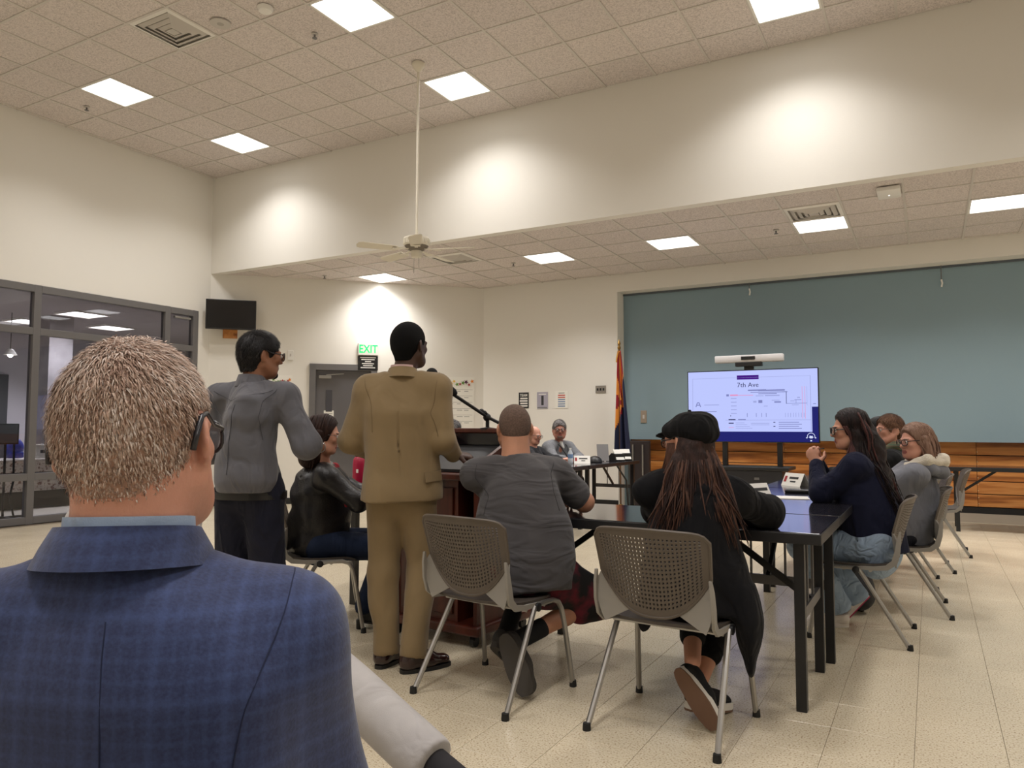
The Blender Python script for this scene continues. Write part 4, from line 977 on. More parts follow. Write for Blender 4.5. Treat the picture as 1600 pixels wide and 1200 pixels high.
# ================================================================== PEOPLE: implicit-surface modeller
A3 = lambda p: np.array(p, dtype=np.float32)
def unit(v): v = np.asarray(v, float); return v/(np.linalg.norm(v)+1e-9)
class SDF:
    def __init__(s, h=.008): s.h = h; s.ops = []
    def _add(s, kind, fn, lo, hi, k): s.ops.append((kind, fn, np.array(lo, float)-k-2.5*s.h, np.array(hi, float)+k+2.5*s.h, k))
    def cone(s, a, b, ra, rb, k=.02, flat=None, mode='u'):
        a, b = np.array(a, float), np.array(b, float); ba = b-a; L2 = ba@ba+1e-12; r = max(ra, rb)
        fr = flat[1] if flat else 1
        w_ = unit(flat[0]) if flat else None
        def fn(X, Y, Z):
            px, py, pz = X-a[0], Y-a[1], Z-a[2]
            t = np.clip((px*ba[0]+py*ba[1]+pz*ba[2])/L2, 0, 1)
            qx, qy, qz = px-t*ba[0], py-t*ba[1], pz-t*ba[2]
            if w_ is not None:
                d = (qx*w_[0]+qy*w_[1]+qz*w_[2])*(1/fr-1); qx, qy, qz = qx+d*w_[0], qy+d*w_[1], qz+d*w_[2]
            return (np.sqrt(qx*qx+qy*qy+qz*qz)-(ra+t*(rb-ra)))*min(1, fr)
        rr = r*max(1, fr); s._add(mode, fn, np.minimum(a, b)-rr, np.maximum(a, b)+rr, k)
    def chain(s, pts, rs, k=.02, flat=None):
        for i in range(len(pts)-1): s.cone(pts[i], pts[i+1], rs[i], rs[i+1], k, flat)
    def ell(s, c, r, Rm=None, k=.02, mode='u'):
        c = np.array(c, float); r = np.array(r, float); Rm = np.eye(3) if Rm is None else Rm
        def fn(X, Y, Z):
            p = (X-c[0], Y-c[1], Z-c[2])
            q = [p[0]*Rm[0, i]+p[1]*Rm[1, i]+p[2]*Rm[2, i] for i in range(3)]
            k0 = np.sqrt(sum((q[i]/r[i])**2 for i in range(3))); k1 = np.sqrt(sum((q[i]/r[i]**2)**2 for i in range(3)))+1e-6
            return k0*(k0-1)/k1
        e = np.sqrt((Rm**2)@(r**2)); s._add(mode, fn, c-e, c+e, k)
    def loft(s, st, yaw, k=.02, n=2.3):
        """st: list of (centre, half width, front half depth, back half depth), bottom to top"""
        c0, c1 = np.array(st[0][0], float), np.array(st[-1][0], float); ax = c1-c0; L = np.linalg.norm(ax); ax /= L
        sd = np.array([math.cos(yaw), math.sin(yaw), 0]); sd = unit(sd-ax*(sd@ax)); fw = np.cross(ax, sd)
        ts = np.array([(np.array(q[0])-c0)@ax/L for q in st]); off = np.array([np.array(q[0])-c0-ax*L*t for q, t in zip(st, ts)])
        T_ = np.linspace(0, 1, 65)
        def sm(v):
            y = np.interp(T_, ts, v); ker = np.array([1, 2, 3, 2, 1])/9.; return np.convolve(np.pad(y, 2, 'edge'), ker, 'valid')
        ox, oy = sm(off@sd), sm(off@fw); a_, f_, b_ = sm([q[1] for q in st]), sm([q[2] for q in st]), sm([q[3] for q in st])
        def fn(X, Y, Z):
            px, py, pz = X-c0[0], Y-c0[1], Z-c0[2]
            tr = (px*ax[0]+py*ax[1]+pz*ax[2])/L; t = np.clip(tr, 0, 1)
            u = px*sd[0]+py*sd[1]+pz*sd[2]-np.interp(t, T_, ox); v = px*fw[0]+py*fw[1]+pz*fw[2]-np.interp(t, T_, oy)
            a = np.interp(t, T_, a_); b = np.where(v > 0, np.interp(t, T_, f_), np.interp(t, T_, b_))
            d = (((np.abs(u)/a)**n+(np.abs(v)/b)**n)**(1/n)-1)*np.minimum(a, b)
            e = np.abs(tr-t)*L
            return np.where(e > 0, np.where(d > 0, np.sqrt(d*d+e*e), np.maximum(d, e)), d)
        m = max(max(q[1], q[2], q[3]) for q in st)+.02
        P = np.array([q[0] for q in st]); s._add('u', fn, P.min(0)-m, P.max(0)+m, k)
    def fx(s, fn): s.ops.append(('x', fn, None, None, 0))
    def cut(s, p, n):
        """keep the half space behind the plane through p with outward normal n"""
        p = np.array(p, float); n = unit(n)
        def fn(F, X, Y, Z): return np.maximum(F, (X-p[0])*n[0]+(Y-p[1])*n[1]+(Z-p[2])*n[2])
        s.fx(fn)
    def groove(s, pts, r=.004, k=.004):
        for i in range(len(pts)-1): s.cone(pts[i], pts[i+1], r, r, k, None, 's')
    def folds(s, amp, freq, seed=0, aniso=(1, 1, 1), zmin=-9, zmax=9):
        rs = np.random.RandomState(seed); V = rs.randn(4, 3)*np.array(aniso); V /= np.linalg.norm(V, axis=1)[:, None]; W = rs.randn(4, 3); ph = rs.rand(4)*6
        def fn(F, X, Y, Z):
            d = 0
            for v, w_, p in zip(V, W, ph): d = d+np.sin(freq*(X*v[0]+Y*v[1]+Z*v[2])+1.6*np.sin(.45*freq*(X*w_[0]+Y*w_[1]+Z*w_[2])+p)+p)
            m = np.clip((Z-zmin)/.08, 0, 1)*np.clip((zmax-Z)/.08, 0, 1)
            return F+np.where(np.abs(F) < .06, amp*d/2*m, 0)
        s.fx(fn)
    def mesh(s):
        L = np.min([o[2] for o in s.ops if o[0] == 'u'], axis=0); H = np.max([o[3] for o in s.ops if o[0] == 'u'], axis=0)
        h = s.h; ax = [np.arange(L[i], H[i]+h, h, dtype=np.float32) for i in range(3)]
        F = np.full([len(a) for a in ax], .5, np.float32); G = (ax[0][:, None, None], ax[1][None, :, None], ax[2][None, None, :])
        for kind, fn, lo, hi, k in s.ops:
            if kind == 'x': F = fn(F, *G).astype(np.float32); continue
            sl = tuple(slice(max(0, int((lo[i]-L[i])/h)), max(0, int((hi[i]-L[i])/h)+2)) for i in range(3))
            f = F[sl]
            if f.size == 0: continue
            d = fn(G[0][sl[0]], G[1][:, sl[1]], G[2][:, :, sl[2]]).astype(np.float32)
            if kind == 'u':
                if k > 0: m = np.clip(.5+.5*(f-d)/k, 0, 1); F[sl] = f+(d-f)*m-k*m*(1-m)
                else: F[sl] = np.minimum(f, d)
            else:
                d = -d; m = np.clip(.5-.5*(f-d)/max(k, 1e-5), 0, 1); F[sl] = f+(d-f)*m+k*m*(1-m)
        F[0] = F[-1] = .5; F[:, 0] = F[:, -1] = .5; F[:, :, 0] = F[:, :, -1] = .5
        I = F < 0
        cnt = np.zeros([n-1 for n in F.shape], np.int8)
        C8 = [(i, j, k) for i in (0, 1) for j in (0, 1) for k in (0, 1)]
        for i, j, k in C8: cnt += I[i:I.shape[0]-1+i, j:I.shape[1]-1+j, k:I.shape[2]-1+k]
        ci = np.nonzero((cnt > 0) & (cnt < 8)); n = len(ci[0]); idx = np.full(cnt.shape, -1, np.int32); idx[ci] = np.arange(n)
        val = {c: F[ci[0]+c[0], ci[1]+c[1], ci[2]+c[2]] for c in C8}
        acc = np.zeros((n, 3)); num = np.zeros(n)
        for c in C8:
            for a in range(3):
                if c[a] == 0:
                    c2 = list(c); c2[a] = 1; c2 = tuple(c2); v0, v1 = val[c], val[c2]; m = (v0 < 0) != (v1 < 0)
                    t = np.where(m, v0/(v0-v1+1e-12), 0)
                    for b in range(3): acc[:, b] += np.where(m, (t if b == a else c[b]), 0)
                    num += m
        V = acc/num[:, None]; V = np.stack([L[i]+(ci[i]+V[:, i])*h for i in range(3)], 1)
        Q = []
        for a in range(3):
            b, c = (a+1) % 3, (a+2) % 3
            s0 = [slice(None)]*3; s1 = [slice(None)]*3; s0[a] = slice(0, -1); s1[a] = slice(1, None)
            i0, i1 = I[tuple(s0)], I[tuple(s1)]
            e = np.array(np.nonzero(i0 != i1))
            ok = (e[b] > 0) & (e[c] > 0) & (e[b] < cnt.shape[b]) & (e[c] < cnt.shape[c]); e = e[:, ok]
            fl = i0[tuple(e)]
            def cell_(db, dc): q = e.copy(); q[b] += db; q[c] += dc; return idx[tuple(q)]
            q = np.stack([cell_(-1, -1), cell_(0, -1), cell_(0, 0), cell_(-1, 0)], 1)
            q[~fl] = q[~fl][:, ::-1]; Q.append(q)
        return V, np.concatenate(Q)
    def build(s, name, mats, parent, color=None, smooth_it=1, label=None):
        V, Q = s.mesh(); root = np.array(parent.location)
        if smooth_it:      # one light relaxation pass
            for _ in range(smooth_it):
                acc = np.zeros_like(V); n = np.zeros(len(V))
                for a, b in ((0, 1), (1, 2), (2, 3), (3, 0)):
                    np.add.at(acc, Q[:, a], V[Q[:, b]]); np.add.at(n, Q[:, a], 1)
                V = V*.5+.5*acc/np.maximum(n, 1)[:, None]
        me = bpy.data.meshes.new(name); W_ = V-root
        me.vertices.add(len(W_)); me.vertices.foreach_set('co', W_.ravel().astype(np.float32))
        me.loops.add(Q.size); me.loops.foreach_set('vertex_index', Q.ravel().astype(np.int32))
        me.polygons.add(len(Q)); me.polygons.foreach_set('loop_start', np.arange(0, Q.size, 4, dtype=np.int32)); me.polygons.foreach_set('loop_total', np.full(len(Q), 4, np.int32))
        if not isinstance(mats, (list, tuple)): mats = [mats]
        for m in mats: me.materials.append(m)
        me.update(calc_edges=True); me.validate()
        if color is not None:
            C = V[Q].mean(1); me.polygons.foreach_set('material_index', color(C).astype(np.int32))
        me.polygons.foreach_set('use_smooth', np.ones(len(me.polygons), bool)); me.update()
        o = link(name, me, parent)
        if label: o['label'] = label
        return o
def rotz(a): c, s_ = math.cos(a), math.sin(a); return np.array([[c, -s_, 0], [s_, c, 0], [0, 0, 1]])
def rotx(a): c, s_ = math.cos(a), math.sin(a); return np.array([[1, 0, 0], [0, c, -s_], [0, s_, c]])
def roty(a): c, s_ = math.cos(a), math.sin(a); return np.array([[c, 0, s_], [0, 1, 0], [-s_, 0, c]])
class Frame:
    """head frame: x to the person's right, y forward, z up"""
    def __init__(s, c, yaw, pitch=0, roll=0, sc=1): s.c = np.array(c, float); s.R = rotz(math.radians(yaw)) @ rotx(math.radians(pitch)) @ roty(math.radians(roll)); s.s = sc
    def __call__(s, x, y, z): return s.c+s.R @ (np.array([x, y, z])*s.s)
    def inv(s, P): return (P-s.c) @ s.R/s.s

def skin(name, rgb, rough=.5):
    if name in MATS: return MATS[name]
    m = mat(name, rgb, rough, noise=(16, tuple(int(c*.93) for c in rgb), .25), bump=(160, .08))
    b = m.node_tree.nodes['Principled BSDF']; b.inputs['Subsurface Weight'].default_value = .12; b.inputs['Subsurface Radius'].default_value = (.9, .3, .15); b.inputs['Subsurface Scale'].default_value = .006
    return m
def head_ops(S, H, jaw=1.0, nose=1.0, fem=False, ears=True, fat=0):
    e, s = H, H.s; R = H.R
    S.ell(e(0, -.014, .034), np.array((.075, .096, .086))*s, R, .02)
    S.ell(e(0, -.05, .012), np.array((.069, .056, .066))*s, R, .03)
    S.ell(e(0, .022, -.022), np.array((.064*jaw+fat*.3, .072, .082))*s, R, .03)
    S.cone(e(-.03*jaw, .045, -.082), e(.03*jaw, .045, -.082), (.028+fat*.3)*s, (.028+fat*.3)*s, .03)
    S.ell(e(0, .068, -.094), np.array((.021, .02, .019))*s*jaw, R, .02)
    for q in (-1, 1):
        S.cone(e(q*.062*jaw, -.004, -.052), e(q*.035, .045, -.088), .018*s, .02*s, .03)
        S.ell(e(q*.042, .066, -.018), np.array((.021, .02, .019))*s, R, .02)
        S.cone(e(q*.016, .089, .021), e(q*.052, .075, .019), .010*s, .009*s, .014)
    for q in (-1, 1): S.ell(e(q*.033, .100, .003), np.array((.017, .013, .011))*s, R, .010, 's')
    for q in (-1, 1): S.ell(e(q*.033, .080, .003), np.array((.014, .0125, .0125))*s, R, .004)
    S.cone(e(0, .086, .012), e(0, .108*nose, -.024), .0085*s, .0125*s*nose, .010)
    for q in (-1, 1): S.ell(e(q*.012, .098, -.028), np.array((.0085, .011, .0085))*s*nose, R, .006)
    S.cone(e(-.019, .084, -.056), e(.019, .084, -.056), .0075*s, .0075*s, .008); S.cone(e(-.016, .084, -.067), e(.016, .084, -.067), .0085*s, .0085*s, .008)
    S.cone(e(-.022, .096, -.0615), e(.022, .096, -.0615), .0022*s, .0022*s, .003, None, 's')
    if ears:
        for q in (-1, 1):
            Re = R @ rotz(q*.55) @ rotx(-.18)
            S.ell(e(q*.082, -.020, -.006), np.array((.008, .023, .036))*s, Re, .005)
            S.ell(e(q*.092, -.014, -.002), np.array((.006, .013, .021))*s, Re, .004, 's')
            S.ell(e(q*.079, -.010, -.035), np.array((.008, .011, .012))*s, Re, .006)
def lip_color(H, lips=True, brow=True):
    def fn(C):
        L = H.inv(C); x, y, z = L[:, 0], L[:, 1], L[:, 2]; m = np.zeros(len(C), int)
        near = (np.abs(x) < .1) & (y > .05) & (np.abs(z) < .14)
        if lips: m[near & (np.abs(x) < .023) & (y > .082) & (z > -.0745) & (z < -.0495)] = 1
        if brow: m[near & (np.abs(x) > .014) & (np.abs(x) < .052) & (z > .0185-.1*(np.abs(x)-.035)**2) & (z < .0275) & (y > .07)] = 2
        return m
    return fn
EYE = None
def eyes(parent, H, iris=(70, 50, 36)):
    me = MB(); me.sphere((0, 0, 0), .0128, 16, 12)
    for k, f in enumerate(me.f):
        c = sum((Vector(me.v[i]) for i in f), Vector())/4
        me.m[k] = 0
        if c.y > .0128*.86: me.m[k] = 1
        if c.y > .0128*.965: me.m[k] = 2
    nm = 'eye_'+str(iris); ms = [mat('eye_white', (226, 218, 212), .25), mat('iris_%d' % iris[0], iris, .2), mat('pupil', (10, 10, 10), .1)]
    for q in (-1, 1):
        o = link('eye', me.mesh('eye', ms, 'all'), parent)
        M = Matrix(H.R.tolist()).to_4x4(); M.translation = Vector(H(q*.033, .0835, .003))-parent.location; o.matrix_local = M @ Matrix.Scale(H.s, 4)
def glasses(parent, H, rgb=(24, 24, 26), w=.026, h=.021, r=.0022, y=.108, rough=.3, label=None, metal=0):
    m = mat('spectacle_frame_%d_%d' % (rgb[0], rgb[2]), rgb, rough, metal=metal)
    g = MB(); root = np.array(parent.location); P = lambda *a: tuple(H(*a)-root)
    lens = MB()
    for q in (-1, 1):
        rim = []
        for k in range(20):
            a = 2*PI*k/20; c, s_ = math.cos(a), math.sin(a)
            x = q*.034+w*math.copysign(abs(c)**.75, c); z = .001+h*math.copysign(abs(s_)**.75, s_)
            rim.append((x, y-.25*max(0, abs(x)-.03), z))
        g.tube([P(*p) for p in rim], r*H.s, 6, closed=True)
        lens.add([P(p[0], p[1]-.0005, p[2]) for p in rim], [tuple(range(20))])
        g.tube([P(q*(.034+w), y-.25*(.004+w), .008), P(q*.072, y-.03, .010), P(q*.083, .02, .011), P(q*.087, -.014, .024), P(q*.088, -.036, .018), P(q*.087, -.052, -.004), P(q*.084, -.058, -.022)], [r*1.1*H.s]*4+[r*1.5*H.s]*3, 6)
    g.tube([P(-.034+w, y, .004), P(0, y+.004, .007), P(.034-w, y, .004)], r*H.s, 6)
    o = g.build('spectacles', m, parent, 'all'); lens.build('spectacle_lens', M_lens, o)
    o['label'] = label or 'spectacles'
    return o
def hair_cap(parent, H, m, t=.010, line=None, name='hair', h=.006, jaw=1, puff=0, noise=.0, ear=True):
    """short hair: the skull grown by t and trimmed to a hairline given as (z, y) pairs in the head frame"""
    S = SDF(h); e, s, R = H, H.s, H.R
    S.ell(e(0, -.014, .034+puff*.3), (np.array((.075, .096, .086+puff))+t)*s, R, .02)
    S.ell(e(0, -.05, .012), (np.array((.069, .056, .066))+t)*s, R, .03)
    S.cone(e(0, -.055, -.03), e(0, -.052, -.08), (.052+t*.7)*s, (.046+t*.3)*s, .03)
    line = line or [(.2, .3), (.12, .2), (.09, .082), (.05, .062), (.02, .045), (-.005, .034), (-.03, .026), (-.034, -.028), (-.06, -.034), (-.085, -.05), (-.1, -.3)]
    zz = np.array([p[0] for p in line])[::-1]; yy = np.array([p[1] for p in line])[::-1]
    def fn(F, X, Y, Z):
        p = (X-e.c[0], Y-e.c[1], Z-e.c[2]); q = [(p[0]*R[0, i]+p[1]*R[1, i]+p[2]*R[2, i])/s for i in range(3)]
        return np.maximum(F, (q[1]-np.interp(q[2], zz, yy))*s*.7)
    if noise: S.folds(noise, 260, 3)
    S.fx(fn)
    if ear:
        for q in (-1, 1): S.ell(e(q*.092, -.010, -.012), np.array((.030, .030, .038))*s, R, .006, 's')
    return S.build(name, m, parent)
def strands(parent, paths, m, name='hair_strands', r=.004, label=None):
    """locks of hair: tapered tubes along smooth paths (list of (points, radius))"""
    g = MB(); root = Vector(parent.location)
    for pts, rr in paths:
        n = len(pts); P = [Vector(p)-root for p in pts]
        # Catmull-Rom refine
        Q = []
        for i in range(n-1):
            p0, p1, p2, p3 = P[max(0, i-1)], P[i], P[i+1], P[min(n-1, i+2)]
            for k in range(4):
                t = k/4; Q.append(.5*((2*p1)+(p2-p0)*t+(2*p0-5*p1+4*p2-p3)*t*t+(-p0+3*p1-3*p2+p3)*t**3))
        Q.append(P[-1]); N_ = len(Q)
        g.tube(Q, [rr*(1-.85*(i/(N_-1))**2.2) for i in range(N_)], 5)
    return g.build(name, m, parent, 'all')
def hand_ops(S, wr, d, pn, thumb, sz=1.0, curl=.5, k=.004, spread=1.0):
    """wr wrist, d finger direction, pn palm normal (where the palm faces), thumb = +1/-1 side along d x pn"""
    wr = np.array(wr, float); d = unit(d); pn = np.array(pn, float); pn = unit(pn-d*(pn@d)); sd = np.cross(d, pn)
    S.cone(wr-d*.02, wr+d*.085*sz, .026*sz, .038*sz, .012, (pn, .48))
    for i, (off, L) in enumerate(((.028, .070), (.0095, .080), (-.0095, .076), (-.027, .058))):
        b = wr+d*(.085-.006*abs(i-1.2))*sz+sd*off*thumb*sz*spread; dd = d.copy(); p = b; r = .0088*sz
        for seg, (fr, an) in enumerate(((.48, .45), (.30, .6), (.24, .45))):
            a = curl*an*1.7; dd = unit(dd*math.cos(a)+pn*math.sin(a)) if seg == 0 else unit(dd*math.cos(a)+unit(np.cross(np.cross(dd, pn) if abs(dd@pn) < .99 else sd, dd))*math.sin(a))
            q = p+dd*L*fr*sz; S.cone(p, q, r, r*.92, k); p = q; r *= .92
    b = wr+d*.022*sz+sd*thumb*.028*sz; t1 = b+(d*.6+sd*thumb*.7+pn*.3)*.042*sz; t2 = t1+(d*.9+sd*thumb*.15+pn*.4)*.03*sz
    S.cone(b, t1, .013*sz, .0105*sz, .010); S.cone(t1, t2, .0105*sz, .0085*sz, k)
def shoe(parent, heel, toe, up, m, msole, w=.042, hgt=.075, ankle=None, sole_t=.02, name='shoe', tall=0, mband=None):
    """shoe from heel to toe (sole points), up = direction from sole to ankle"""
    heel, toe = np.array(heel, float), np.array(toe, float); d = unit(toe-heel); L = np.linalg.norm(toe-heel); up = np.array(up, float); up = unit(up-d*(up@d)); sd = np.cross(d, up)
    S = SDF(.006); o = sole_t
    S.cone(heel+d*.04+up*(o+.028), heel+d*L*.55+up*(o+.024), .036*w/.042, .040*w/.042, .03)
    S.cone(heel+d*L*.55+up*(o+.022), toe-d*.045+up*(o+.014), .040*w/.042, .036*w/.042, .03, (up, .72))
    S.cone(heel+d*.045+up*(o+.03), heel+d*.055+up*(o+hgt+tall), .036, .038, .03)
    S.cone(heel+d*.06+up*(o+hgt*.8), heel+d*L*.5+up*(o+.03), .034, .032, .04)
    S.cut(heel+up*o, -up); S.cut(heel+d*.055+up*(o+hgt+tall), up)
    e = S.build(name, m, parent)
    def outline(k=1.0, n=20):
        P = []
        for i in range(n):
            a = 2*PI*i/n; t = .5-.5*math.cos(a) if False else (1-math.cos(a))/2
            ww = w*(.80+.28*math.sin(min(1, t*1.25)*PI*.62)-.10*math.exp(-((t-.38)/.13)**2))*math.sin(math.acos(1-2*t))**.55 if 0 < t < 1 else 0
            P.append(heel+d*(t*L)+sd*ww*(1 if a < PI else -1)*k)
        return P
    root = np.array(parent.location)
    mb = MB(); mb.prism([tuple(p-root) for p in outline(1.03)], tuple(up*sole_t)); mb.build('sole', msole, e, True)
    if mband:
        mb = MB(); mb.prism([tuple(p-root+up*sole_t*.35) for p in outline(1.06)], tuple(up*sole_t*1.1)); mb.build('foxing', mband, e, True)
    return e
def person(x, y, label, group=None):
    return empty('person', (x, y, 0), 0, label, 'person', group)
def dirs(deg): a = math.radians(deg); return np.array([math.cos(a), math.sin(a), 0]), np.array([-math.sin(a), math.cos(a), 0])     # right, forward
Zv = np.array([0, 0, 1.])
def ring_band(parent, name, m, c, sd, fw, a_top, b_top, a_bot, b_bot, z0, z1, th=.006, ang=(-180, 180), n=40, drop=0, roll=0):
    """collar-like band around a neck; angle 0 is the back. drop lowers the band towards its ends"""
    g = MB(); root = Vector(parent.location); R_ = []
    for i in range(n+1):
        an = math.radians(ang[0]+(ang[1]-ang[0])*i/n); f = (an/PI)**2
        u, v = math.sin(an), -math.cos(an)
        dz = -drop*f
        ring = []
        for k, (aa, bb, z) in enumerate(((a_bot, b_bot, z0), (a_bot*.5+a_top*.5+.001, b_bot*.5+b_top*.5+.001, (z0+z1)/2), (a_top, b_top, z1), (a_top-th, b_top-th, z1-.001), (a_bot-th, b_bot-th, z0))):
            p = np.array(c)+sd*u*aa+fw*v*bb+Zv*(z+dz+roll*u); ring.append(Vector(p)-root)
        R_.append(ring)
    K = 5
    for ring in R_: g.v += [tuple(p) for p in ring]
    closed = ang[1]-ang[0] >= 359
    for i in range(n):
        for k in range(K): g.f.append((i*K+k, i*K+(k+1)%K, (i+1)*K+(k+1)%K, (i+1)*K+k))
    if not closed: g.f += [tuple(range(K)), tuple(n*K+k for k in range(K))]
    g.m = [0]*len(g.f); return g.build(name, m, parent, True)

def seam(garment, parent, pts, m, r=.0016, name='seam'):
    """thin stitched line laid on the surface of a garment"""
    rt = Vector(parent.location); P = []
    for a, b in zip(pts[:-1], pts[1:]):
        for k in range(8): P.append(Vector(lerp(a, b, k/8))-rt)
    P.append(Vector(pts[-1])-rt); Q = []
    for p in P:
        ok, loc, nrm, _ = garment.closest_point_on_mesh(p)
        if ok: Q.append(loc+nrm*r*.15)
    for _ in range(2): Q = [Q[0]]+[(Q[i-1]+Q[i]*2+Q[i+1])/4 for i in range(1, len(Q)-1)]+[Q[-1]]
    g = MB(); g.tube(Q, r, 5); return g.build(name, m, garment, 'all')

def parted_locks(parent, H, m, t, n, ends, seed=0, r=.009, yr=(-.085, .062), thmax=1.75, name='hair_locks'):
    """locks combed from a centre parting over the skull; ends(q, y, rnd) gives further points in world space"""
    rs = np.random.RandomState(seed); paths = []
    for k in range(n):
        q = -1 if k % 2 else 1; y = rs.uniform(*yr); s_ = math.sqrt(max(.02, 1-((y+.014)/(.096+t))**2)); j = rs.uniform(-.004, .004)
        pts = [H(q*(.075+t)*s_*math.sin(th), y-.012*th+j*th, .034+(.088+t)*s_*math.cos(th)) for th in np.linspace(.03, thmax+rs.uniform(-.1, .15), 5)]
        paths.append((pts+ends(q, y, rs), r*rs.uniform(.7, 1.15)))
    return strands(parent, paths, m, name)
# ------------------------------------------------------------------ cloth materials
def cloth(name, rgb, rough=.85, var=.9, bump=.12, sheen=.15, crease=.55, scale=6.5, stretch=(1, 1, .55)):
    """woven cloth with soft creases (ridged noise) and a fine weave"""
    if name in MATS: return MATS[name]
    dark = max(rgb) < 75
    m = mat(name, tuple(int(c*.82) for c in rgb) if dark else rgb, rough, noise=(9, tuple(int(c*var*(.82 if dark else 1)) for c in rgb), .3), sheen=.03 if dark else sheen, spec=.2 if dark else .35); creases(m, bump, crease, scale, stretch); return m
def creases(m, bump=.12, crease=.55, scale=6.5, stretch=(1, 1, .55)):
    nt = m.node_tree; b = nt.nodes['Principled BSDF']; L = nt.links.new
    tc = nt.nodes.new('ShaderNodeTexCoord'); mp = nt.nodes.new('ShaderNodeMapping'); mp.inputs['Scale'].default_value = stretch; mp.inputs['Rotation'].default_value = (.5, .35, .3)
    n = nt.nodes.new('ShaderNodeTexNoise'); n.inputs['Scale'].default_value = scale; n.inputs['Detail'].default_value = 2.5; n.inputs['Distortion'].default_value = .9
    L(tc.outputs['Object'], mp.inputs[0]); L(mp.outputs[0], n.inputs['Vector'])
    a = nt.nodes.new('ShaderNodeMath'); a.operation = 'SUBTRACT'; a.inputs[1].default_value = .5; L(n.outputs['Fac'], a.inputs[0])
    ab = nt.nodes.new('ShaderNodeMath'); ab.operation = 'ABSOLUTE'; L(a.outputs[0], ab.inputs[0])
    r = nt.nodes.new('ShaderNodeMapRange'); r.inputs['From Max'].default_value = .16; r.inputs['To Min'].default_value = 1; r.inputs['To Max'].default_value = 0; r.interpolation_type = 'SMOOTHSTEP'; L(ab.outputs[0], r.inputs['Value'])
    b1 = nt.nodes.new('ShaderNodeBump'); b1.inputs['Strength'].default_value = crease; b1.inputs['Distance'].default_value = .012; L(r.outputs[0], b1.inputs['Height'])
    f = nt.nodes.new('ShaderNodeTexNoise'); f.inputs['Scale'].default_value = 420; L(tc.outputs['Object'], f.inputs['Vector'])
    b2 = nt.nodes.new('ShaderNodeBump'); b2.inputs['Strength'].default_value = bump; b2.inputs['Distance'].default_value = .004; L(f.outputs['Fac'], b2.inputs['Height']); L(b1.outputs[0], b2.inputs['Normal']); L(b2.outputs[0], b.inputs['Normal'])
    return m
def plaid_mat():
    m, nt, b = node_mat('blue_plaid'); L = nt.links.new
    tc = nt.nodes.new('ShaderNodeTexCoord'); sx = nt.nodes.new('ShaderNodeSeparateXYZ')
    mp = nt.nodes.new('ShaderNodeMapping'); mp.inputs['Rotation'].default_value = (0, 0, math.radians(-38))
    L(tc.outputs['Object'], mp.inputs['Vector']); L(mp.outputs[0], sx.inputs[0])
    def stripes(out, period, width, soft):
        d = nt.nodes.new('ShaderNodeMath'); d.operation = 'PINGPONG'; d.inputs[1].default_value = period/2; L(out, d.inputs[0])
        r = nt.nodes.new('ShaderNodeMapRange'); r.inputs['From Min'].default_value = width; r.inputs['From Max'].default_value = width+soft; r.inputs['To Min'].default_value = 1; r.inputs['To Max'].default_value = 0
        L(d.outputs[0], r.inputs['Value']); return r.outputs[0]
    def add(a, c, k=1.0):
        n = nt.nodes.new('ShaderNodeMath'); n.operation = 'MULTIPLY_ADD'; L(c, n.inputs[0]); n.inputs[1].default_value = k
        if a is None: n.inputs[2].default_value = 0
        else: L(a, n.inputs[2])
        return n.outputs[0]
    t = add(None, stripes(sx.outputs['X'], .066, .003, .006), .10); t = add(t, stripes(sx.outputs['Z'], .074, .003, .006), .10)
    t = add(t, stripes(sx.outputs['X'], .0165, .001, .003), .10); t = add(t, stripes(sx.outputs['Z'], .0185, .001, .003), .10)
    n = nt.nodes.new('ShaderNodeTexNoise'); n.inputs['Scale'].default_value = 260; n.inputs['Detail'].default_value = 2; L(tc.outputs['Object'], n.inputs['Vector'])
    t = add(t, n.outputs['Fac'], .5)
    r = nt.nodes.new('ShaderNodeValToRGB'); e = r.color_ramp.elements; e[0].position = .1; e[0].color = lin((26, 36, 72)); e[1].position = .85; e[1].color = lin((62, 80, 128))
    L(t, r.inputs['Fac']); L(r.outputs['Color'], b.inputs['Base Color']); b.inputs['Roughness'].default_value = .85; b.inputs['Sheen Weight'].default_value = .2
    bp = nt.nodes.new('ShaderNodeBump'); bp.inputs['Strength'].default_value = .15; bp.inputs['Distance'].default_value = .003; L(n.outputs['Fac'], bp.inputs['Height']); L(bp.outputs[0], b.inputs['Normal'])
    return m
M_plaid = plaid_mat()
SK_L = skin('skin_light', (206, 150, 124)); SK_P = skin('skin_pink', (212, 154, 132)); SK_T = skin('skin_tan', (196, 142, 114)); SK_B = skin('skin_brown', (146, 98, 72)); SK_D = skin('skin_dark', (74, 48, 38), .42)
M_lip = mat('lip_rose', (158, 84, 80), .4); M_lipd = mat('lip_red', (128, 36, 48), .35); M_lipb = mat('lip_brown', (104, 60, 50), .4)
def hairm(name, a, b, rough=.55):
    m = mat(name, a, rough, noise=(70, b, .2), bump=(150, .4), spec=.2); nt = m.node_tree
    mp = nt.nodes.new('ShaderNodeMapping'); mp.inputs['Scale'].default_value = (1, 1, .13)
    for l in list(nt.links):
        if l.from_node.type == 'TEX_COORD': to = l.to_socket; nt.links.new(l.from_socket, mp.inputs[0]); nt.links.new(mp.outputs[0], to)
    return m
HB = hairm('hair_black', (12, 11, 12), (26, 23, 24)); HDB = hairm('hair_dark_brown', (32, 21, 19), (56, 37, 32)); HNW = hairm('hair_brown_black', (17, 13, 14), (38, 25, 25), .45); HG = hairm('hair_grey', (112, 108, 108), (160, 156, 154)); HBR = hairm('hair_brown', (92, 64, 48), (124, 90, 70)); HOW = hairm('hair_ash', (108, 80, 66), (146, 118, 102))
